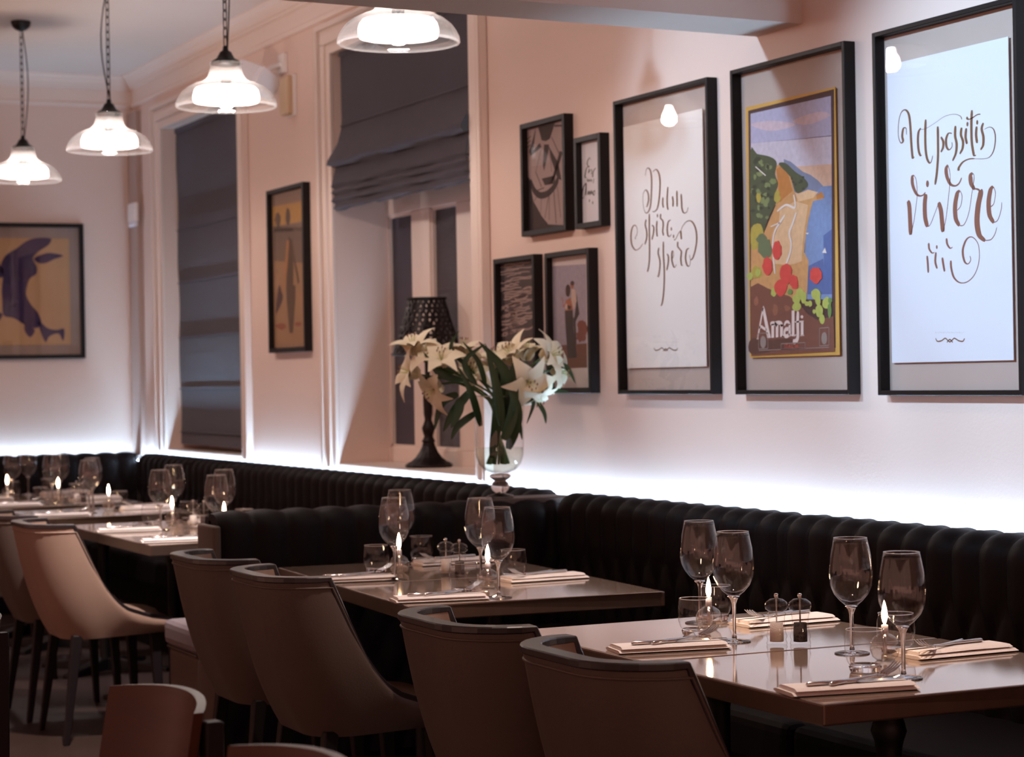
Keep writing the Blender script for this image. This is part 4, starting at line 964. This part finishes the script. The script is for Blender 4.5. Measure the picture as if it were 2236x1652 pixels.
for i in range(9):
    for s in (0, 1):
        x, y = WINE[i][s]; place(wine0, (x, y, TZ), 0, 'empty stemmed wine glass on the %s, %s' % (T(i), sides[s]), 'wine glass', 'wine glasses on the tables')
        x, y = TUMB[i][s]; place(tum0, (x, y, TZ), 0, 'rounded water tumbler on the %s, %s' % (T(i), sides[s]), 'tumbler', 'tumblers on the tables')
        y0 = TY[i]
        if s == 0: cx_, cy_, rz = 2.305, y0 + 0.115 - (0.0 if i != 2 else 0.02), -0.17
        else: cx_, cy_, rz = 2.80, y0 + 0.435 + (0.0 if i < 2 else 0.02), PI + 0.03
        if i == 3 and s == 0: cy_ = y0 + 0.03 + 0.055
        if i == 1 and s == 0: cx_, cy_ = 2.32, y0 + 0.155
        place(nap0, (cx_, cy_, TZ), rz, 'folded white napkin on the %s, %s' % (T(i), sides[s]), 'napkin', 'folded napkins')
        c_, s_ = math.cos(rz), math.sin(rz)
        for proto, lx, ly, da, nm, ct in ((kni0, 0.02, -0.018, 0.06, 'steel table knife', 'knife'), (frk0, 0.045, 0.006, 0.42, 'steel table fork', 'fork')):
            px_, py_ = cx_ + c_ * lx - s_ * ly, cy_ + s_ * lx + c_ * ly
            place(proto, (px_, py_, TZ + 0.0162), rz + da, '%s on the napkin of the %s, %s' % (nm, T(i), sides[s]), ct, 'cutlery on the napkins')
    x, y = CAND[i]; place(can0, (x, y, TZ), 0, 'lit glass oil candle on the %s' % T(i), 'candle', 'lit oil candles')
    if i in MILL:
        (x, y), (x2, y2) = MILL[i]
        place(salt0, (x, y, TZ), 0, 'clear mill with pale salt on the %s' % T(i), 'salt mill', 'clear salt and pepper mills')
        place(pep0, (x2, y2, TZ), 0, 'clear mill with dark pepper on the %s' % T(i), 'pepper mill', 'clear salt and pepper mills')

# ------------------------------------------------------------------ table lamp on the sill
lx, ly, lz = 3.765, 8.90, 0.957
tl = thing('table_lamp', (lx, ly, lz), 'dark metal table lamp with pierced shade on the window sill', 'table lamp')
MB().lathe([(0.0, 0.0), (0.105, 0.0), (0.108, 0.010), (0.098, 0.020), (0.080, 0.028), (0.060, 0.045), (0.042, 0.070), (0.030, 0.095), (0.026, 0.112)], 16, (lx, ly, lz), smooth=False).build('base', M_BRONZE, tl, bevel=0.002, seg=1)
MB().lathe([(0.026, 0.110), (0.032, 0.118), (0.026, 0.126), (0.020, 0.140), (0.026, 0.160), (0.030, 0.178), (0.022, 0.196), (0.016, 0.215), (0.020, 0.24), (0.022, 0.30), (0.019, 0.37), (0.024, 0.385), (0.018, 0.40), (0.012, 0.42), (0.012, 0.66), (0.0, 0.665)], 20, (lx, ly, lz)).build('stem', M_BRONZE, tl)
bm = bmesh.new(); NS = 22; NR = 6; ringv = []
for j in range(NR + 1):
    v = j / NR; r = 0.156 - 0.070 * v; z = 0.515 + 0.245 * v
    ringv.append([bm.verts.new((r * math.cos(2 * PI * (i + 0.5 * (j % 2)) / NS), r * math.sin(2 * PI * (i + 0.5 * (j % 2)) / NS), z)) for i in range(NS)])
tri = []
for j in range(NR):
    for i in range(NS):
        a0, a1 = ringv[j][i], ringv[j][(i + 1) % NS]
        if j % 2 == 0: b0, b1 = ringv[j + 1][i - 1], ringv[j + 1][i]; tri += [bm.faces.new((a0, a1, b1)), bm.faces.new((a0, b1, b0))]
        else: b0, b1 = ringv[j + 1][i], ringv[j + 1][(i + 1) % NS]; tri += [bm.faces.new((a0, b1, b0)), bm.faces.new((a0, a1, b1))]
bm.normal_update()
res = bmesh.ops.inset_individual(bm, faces=bm.faces[:], thickness=0.0042, use_even_offset=True)
bmesh.ops.delete(bm, geom=[f for f in tri if f.is_valid], context='FACES_ONLY')
bmesh.ops.solidify(bm, geom=bm.faces[:], thickness=0.0025)
me = bpy.data.meshes.new('lamp_shade'); bm.to_mesh(me); bm.free(); me.materials.append(M_BRONZE)
o = bpy.data.objects.new('lamp_shade', me); COL.objects.link(o); o.parent = tl
for r, z in ((0.157, 0.512), (0.087, 0.762)):
    MB().tube([(lx + r * math.cos(2 * PI * k / 32), ly + r * math.sin(2 * PI * k / 32), lz + z) for k in range(33)], 0.006, 6).build('shade_ring', M_BRONZE, tl)
sp_ = MB()
for k in range(3):
    a = 2 * PI * k / 3; sp_.tube([(lx, ly, lz + 0.66), (lx + 0.087 * math.cos(a), ly + 0.087 * math.sin(a), lz + 0.757)], 0.0025, 6)
sp_.build('shade_spider', M_BRONZE, tl)

# ------------------------------------------------------------------ vase of lilies on the divider
vx, vy, vz = 3.295, 7.12, 0.915
vs_ = thing('glass_vase', (vx, vy, vz), 'tall clear footed glass vase on the divider end', 'vase')
V = lambda prof, name, mat, n=40: MB().lathe(prof, n, (vx, vy, vz)).build(name, mat, vs_)
V([(0.0, 0.0), (0.048, 0.0), (0.052, 0.005), (0.046, 0.010), (0.022, 0.016), (0.016, 0.020), (0.0, 0.021)], 'foot', G_SOLID)
V([(0.0, 0.018), (0.018, 0.019), (0.030, 0.030), (0.034, 0.042), (0.030, 0.056), (0.020, 0.064), (0.0, 0.065)], 'ball', G_SOLID)
V([(0.0, 0.064), (0.024, 0.065), (0.038, 0.076), (0.040, 0.083), (0.032, 0.089), (0.0, 0.090)], 'collar', G_SOLID)
V([(0.0, 0.090), (0.03, 0.092), (0.058, 0.104), (0.078, 0.125), (0.088, 0.155), (0.090, 0.20), (0.090, 0.27), (0.093, 0.33), (0.100, 0.375)], 'bowl', G_VASE, 48)
V([(0.100, 0.3735), (0.102, 0.3755), (0.100, 0.3775), (0.098, 0.3755), (0.100, 0.3735)], 'rim', G_SOLID, 48)
V([(0.0, 0.094), (0.029, 0.096), (0.056, 0.107), (0.075, 0.127), (0.0855, 0.156), (0.0872, 0.185), (0.0, 0.186)], 'water', G_WATER, 44)
def petal_rows(L, Wd, droop, n=9, m=4):
    rows = []
    for i in range(n + 1):
        t = i / n; ax = L * (0.80 * t - (0.38 + droop) * t ** 3); ra = L * (0.10 * t + 0.62 * t ** 2); w_ = Wd * (math.sin(PI * min(1, t * 0.94 + 0.06) ** 0.8)) ** 0.8 + 0.0015
        r = []
        for j in range(m + 1):
            s = -1 + 2 * j / m; r.append(Vector((ra - 0.006 * (1 - s * s) * math.sin(PI * t) + 0.004 * s * s + 0.003 * math.sin(9 * t + 3 * s) * abs(s), w_ * s, ax)))
        rows.append(r)
    return rows
def leaf_mesh(p0, p1, p2, wd, up=Vector((0, 0, 1))):
    pts = smooth_path([p0, p1, p2], 7); n = len(pts); rows = []
    for i, p in enumerate(pts):
        t = i / (n - 1); tg = (pts[min(i + 1, n - 1)] - pts[max(i - 1, 0)]).normalized(); sd = tg.cross(CAM - p).normalized()
        nn = sd.cross(tg); w_ = wd * (math.sin(PI * (0.05 + 0.95 * t) ** 0.7)) ** 0.9 + 0.0005
        rows.append([p - sd * w_ + nn * 0.15 * w_, p - nn * 0.15 * w_, p + sd * w_ + nn * 0.15 * w_])
    return MB().grid(rows)
DV = (Vector((vx, vy, 0)) - CAM).dot(FW)
def vpt(px, py, dd=0.0): return at_depth(px, py, DV + dd)
rimc = Vector((vx, vy, vz + 0.36))
def lily(base, tip, size, label, droop, seed, leaves=(), spin=0.0, entry=(0, 0)):
    """base: pixel of the throat, tip: pixel towards which the trumpet opens, dd = depth offsets"""
    rn = random.Random(seed); size *= 1.28
    b = vpt(base[0], base[1], base[2]); ax = (vpt(tip[0], tip[1], tip[2]) - b).normalized()
    t = thing('lily', tuple(b), label, 'lily', 'white lilies in the vase')
    q = ax.to_track_quat('Z', 'Y').to_matrix()
    for k in range(6):
        Wd = size * (0.235 if k % 2 == 0 else 0.17); rows = petal_rows(size * rn.uniform(0.92, 1.06), Wd, droop + rn.uniform(-0.12, 0.18))
        rot = Matrix.Rotation(2 * PI * k / 6 + spin, 3, 'Z'); off = -0.02 if k % 2 == 0 else -0.017
        MB().grid([[b + q @ (rot @ (p + Vector((0, 0, off)))) for p in r] for r in rows]).build('petal', M_PETAL, t)
    for k in range(6):
        a = 2 * PI * k / 6 + 0.3; d = Vector((0.25 * math.cos(a), 0.25 * math.sin(a), 1))
        e = b + q @ (d * size * 0.42)
        sm_ = MB().tube([b, b + q @ (Vector((0.1 * math.cos(a), 0.1 * math.sin(a), 0.5)) * size * 0.42), e], 0.0009, 5).build('stamen', M_STAMEN, t)
        MB().tube([e - Vector((0, 0, 0.004)), e + Vector((0.002, 0, 0.004))], 0.0018, 6).build('anther', M_ANTHER, sm_)
    # stem through the neck of the vase down into the water
    en = rimc + Vector((entry[0], entry[1], 0)); dn = Vector((vx - entry[0] * 0.9, vy - entry[1] * 0.9, vz + 0.125))
    st = smooth_path([b - ax * 0.025, (b - ax * 0.05).lerp(en, 0.45) + Vector((0, 0, 0.02)), en, en.lerp(dn, 0.5), dn], 5)
    MB().tube(st, [0.0042] * len(st), 7).build('stem', M_STEM, t)
    for (a0, a1, a2, wd) in leaves:
        leaf_mesh(vpt(*a0), vpt(*a1), vpt(*a2), wd * 0.82).build('leaf', M_LEAF, t)
    return t
lily((935, 775, 0.05), (930, 720, 0.02), 0.10, 'white lily half hidden between the lamp and the left group', 0.1, 12, [((1075, 1000, -.06), (1085, 900, -.11), (1075, 800, -.12), .022), ((1050, 930, -.05), (1030, 860, -.10), (1000, 800, -.1), .016)], 0.4, (-0.01, 0.04))
lily((1085, 790, 0.06), (1075, 735, 0.03), 0.10, 'white lily at the back between the two groups', 0.1, 13, [((1110, 980, -.07), (1130, 900, -.11), (1105, 830, -.12), .024), ((1040, 900, -.02), (1000, 930, -.04), (985, 960, -.04), .016)], 0.9, (0.0, 0.05))
lily((1215, 810, 0.03), (1255, 815, 0.0), 0.10, 'small white lily at the far right edge of the bunch', 0.15, 14, [((1140, 880, -.03), (1175, 860, -.04), (1200, 838, -.04), .012)], 0.3, (0.05, 0.02))
lily((905, 765, 0.02), (890, 700, -0.01), 0.115, 'white lily pointing straight up at the far left of the bunch', 0.0, 1, [((1000, 815, 0), (960, 800, .02), (935, 790, .03), .010)], 0.2, (-0.03, 0.01))
lily((905, 815, 0.0), (845, 800, -0.04), 0.12, 'white lily opening sideways on the left of the bunch', 0.15, 2, [((1010, 830, -.03), (960, 815, -.05), (925, 768, -.05), .016), ((1000, 860, 0), (965, 880, 0), (948, 940, 0), .018)], 0.5, (-0.04, 0.0))
lily((965, 790, -0.03), (960, 740, -0.10), 0.11, 'white lily facing forward in the left group', 0.1, 3, [((1020, 800, -.02), (985, 760, -.03), (1002, 722, -.03), .010), ((1030, 850, 0), (990, 900, -.02), (968, 942, -.02), .020)], 0.1, (-0.02, -0.03))
lily((955, 845, -0.02), (905, 880, -0.08), 0.115, 'white lily drooping low at the left of the bunch', 0.2, 4, [((1005, 870, -.04), (1000, 900, -.05), (985, 935, -.05), .022), ((1040, 840, -.06), (1015, 790, -.07), (1060, 750, -.07), .014)], 0.7, (-0.05, -0.02))
lily((1010, 770, 0.03), (1015, 710, 0.02), 0.10, 'white lily rising beside the lamp shade', 0.05, 5, [((1060, 840, -.03), (1045, 790, -.05), (1010, 745, -.05), .012)], 0.9, (0.0, 0.03))
lily((1035, 815, 0.05), (1030, 770, -0.06), 0.10, 'small white lily deep in the middle of the bunch', 0.1, 6, [((1080, 900, -.08), (1105, 820, -.10), (1045, 745, -.10), .026), ((1090, 940, -.05), (1112, 860, -.09), (1120, 790, -.09), .028)], 0.3, (0.02, 0.03))
lily((1120, 785, 0.0), (1090, 725, -0.04), 0.12, 'white lily curling up in the right group, before the water photograph', 0.0, 7, [((1095, 930, -.10), (1085, 850, -.12), (1060, 750, -.12), .022), ((1100, 960, -.1), (1120, 900, -.11), (1128, 800, -.11), .024)], 0.6, (0.03, 0.02))
lily((1150, 775, 0.04), (1150, 715, 0.02), 0.115, 'white lily standing tallest in the right group', 0.05, 8, [((1120, 870, 0), (1140, 840, 0), (1150, 800, 0), .014)], 0.2, (0.03, 0.0))
lily((1190, 780, -0.02), (1250, 755, -0.07), 0.125, 'white lily opening towards the couple photograph', 0.12, 9, [((1195, 800, 0), (1235, 800, 0), (1257, 838, 0), .012)], 0.4, (0.05, 0.0))
lily((1150, 830, -0.06), (1175, 850, -0.16), 0.12, 'white lily facing the viewer at the lower right', 0.15, 10, [((1150, 870, 0), (1165, 880, 0), (1150, 925, 0), .009), ((1195, 848, 0), (1215, 852, 0), (1242, 855, 0), .012)], 0.1, (0.03, -0.03))
lily((1165, 850, -0.02), (1190, 905, -0.05), 0.115, 'white lily hanging down over the vase rim', 0.1, 11, [((1170, 870, .02), (1188, 900, .02), (1192, 925, .02), .010), ((1125, 900, -.06), (1135, 930, -.06), (1140, 960, -.06), .010)], 0.8, (0.05, -0.02))
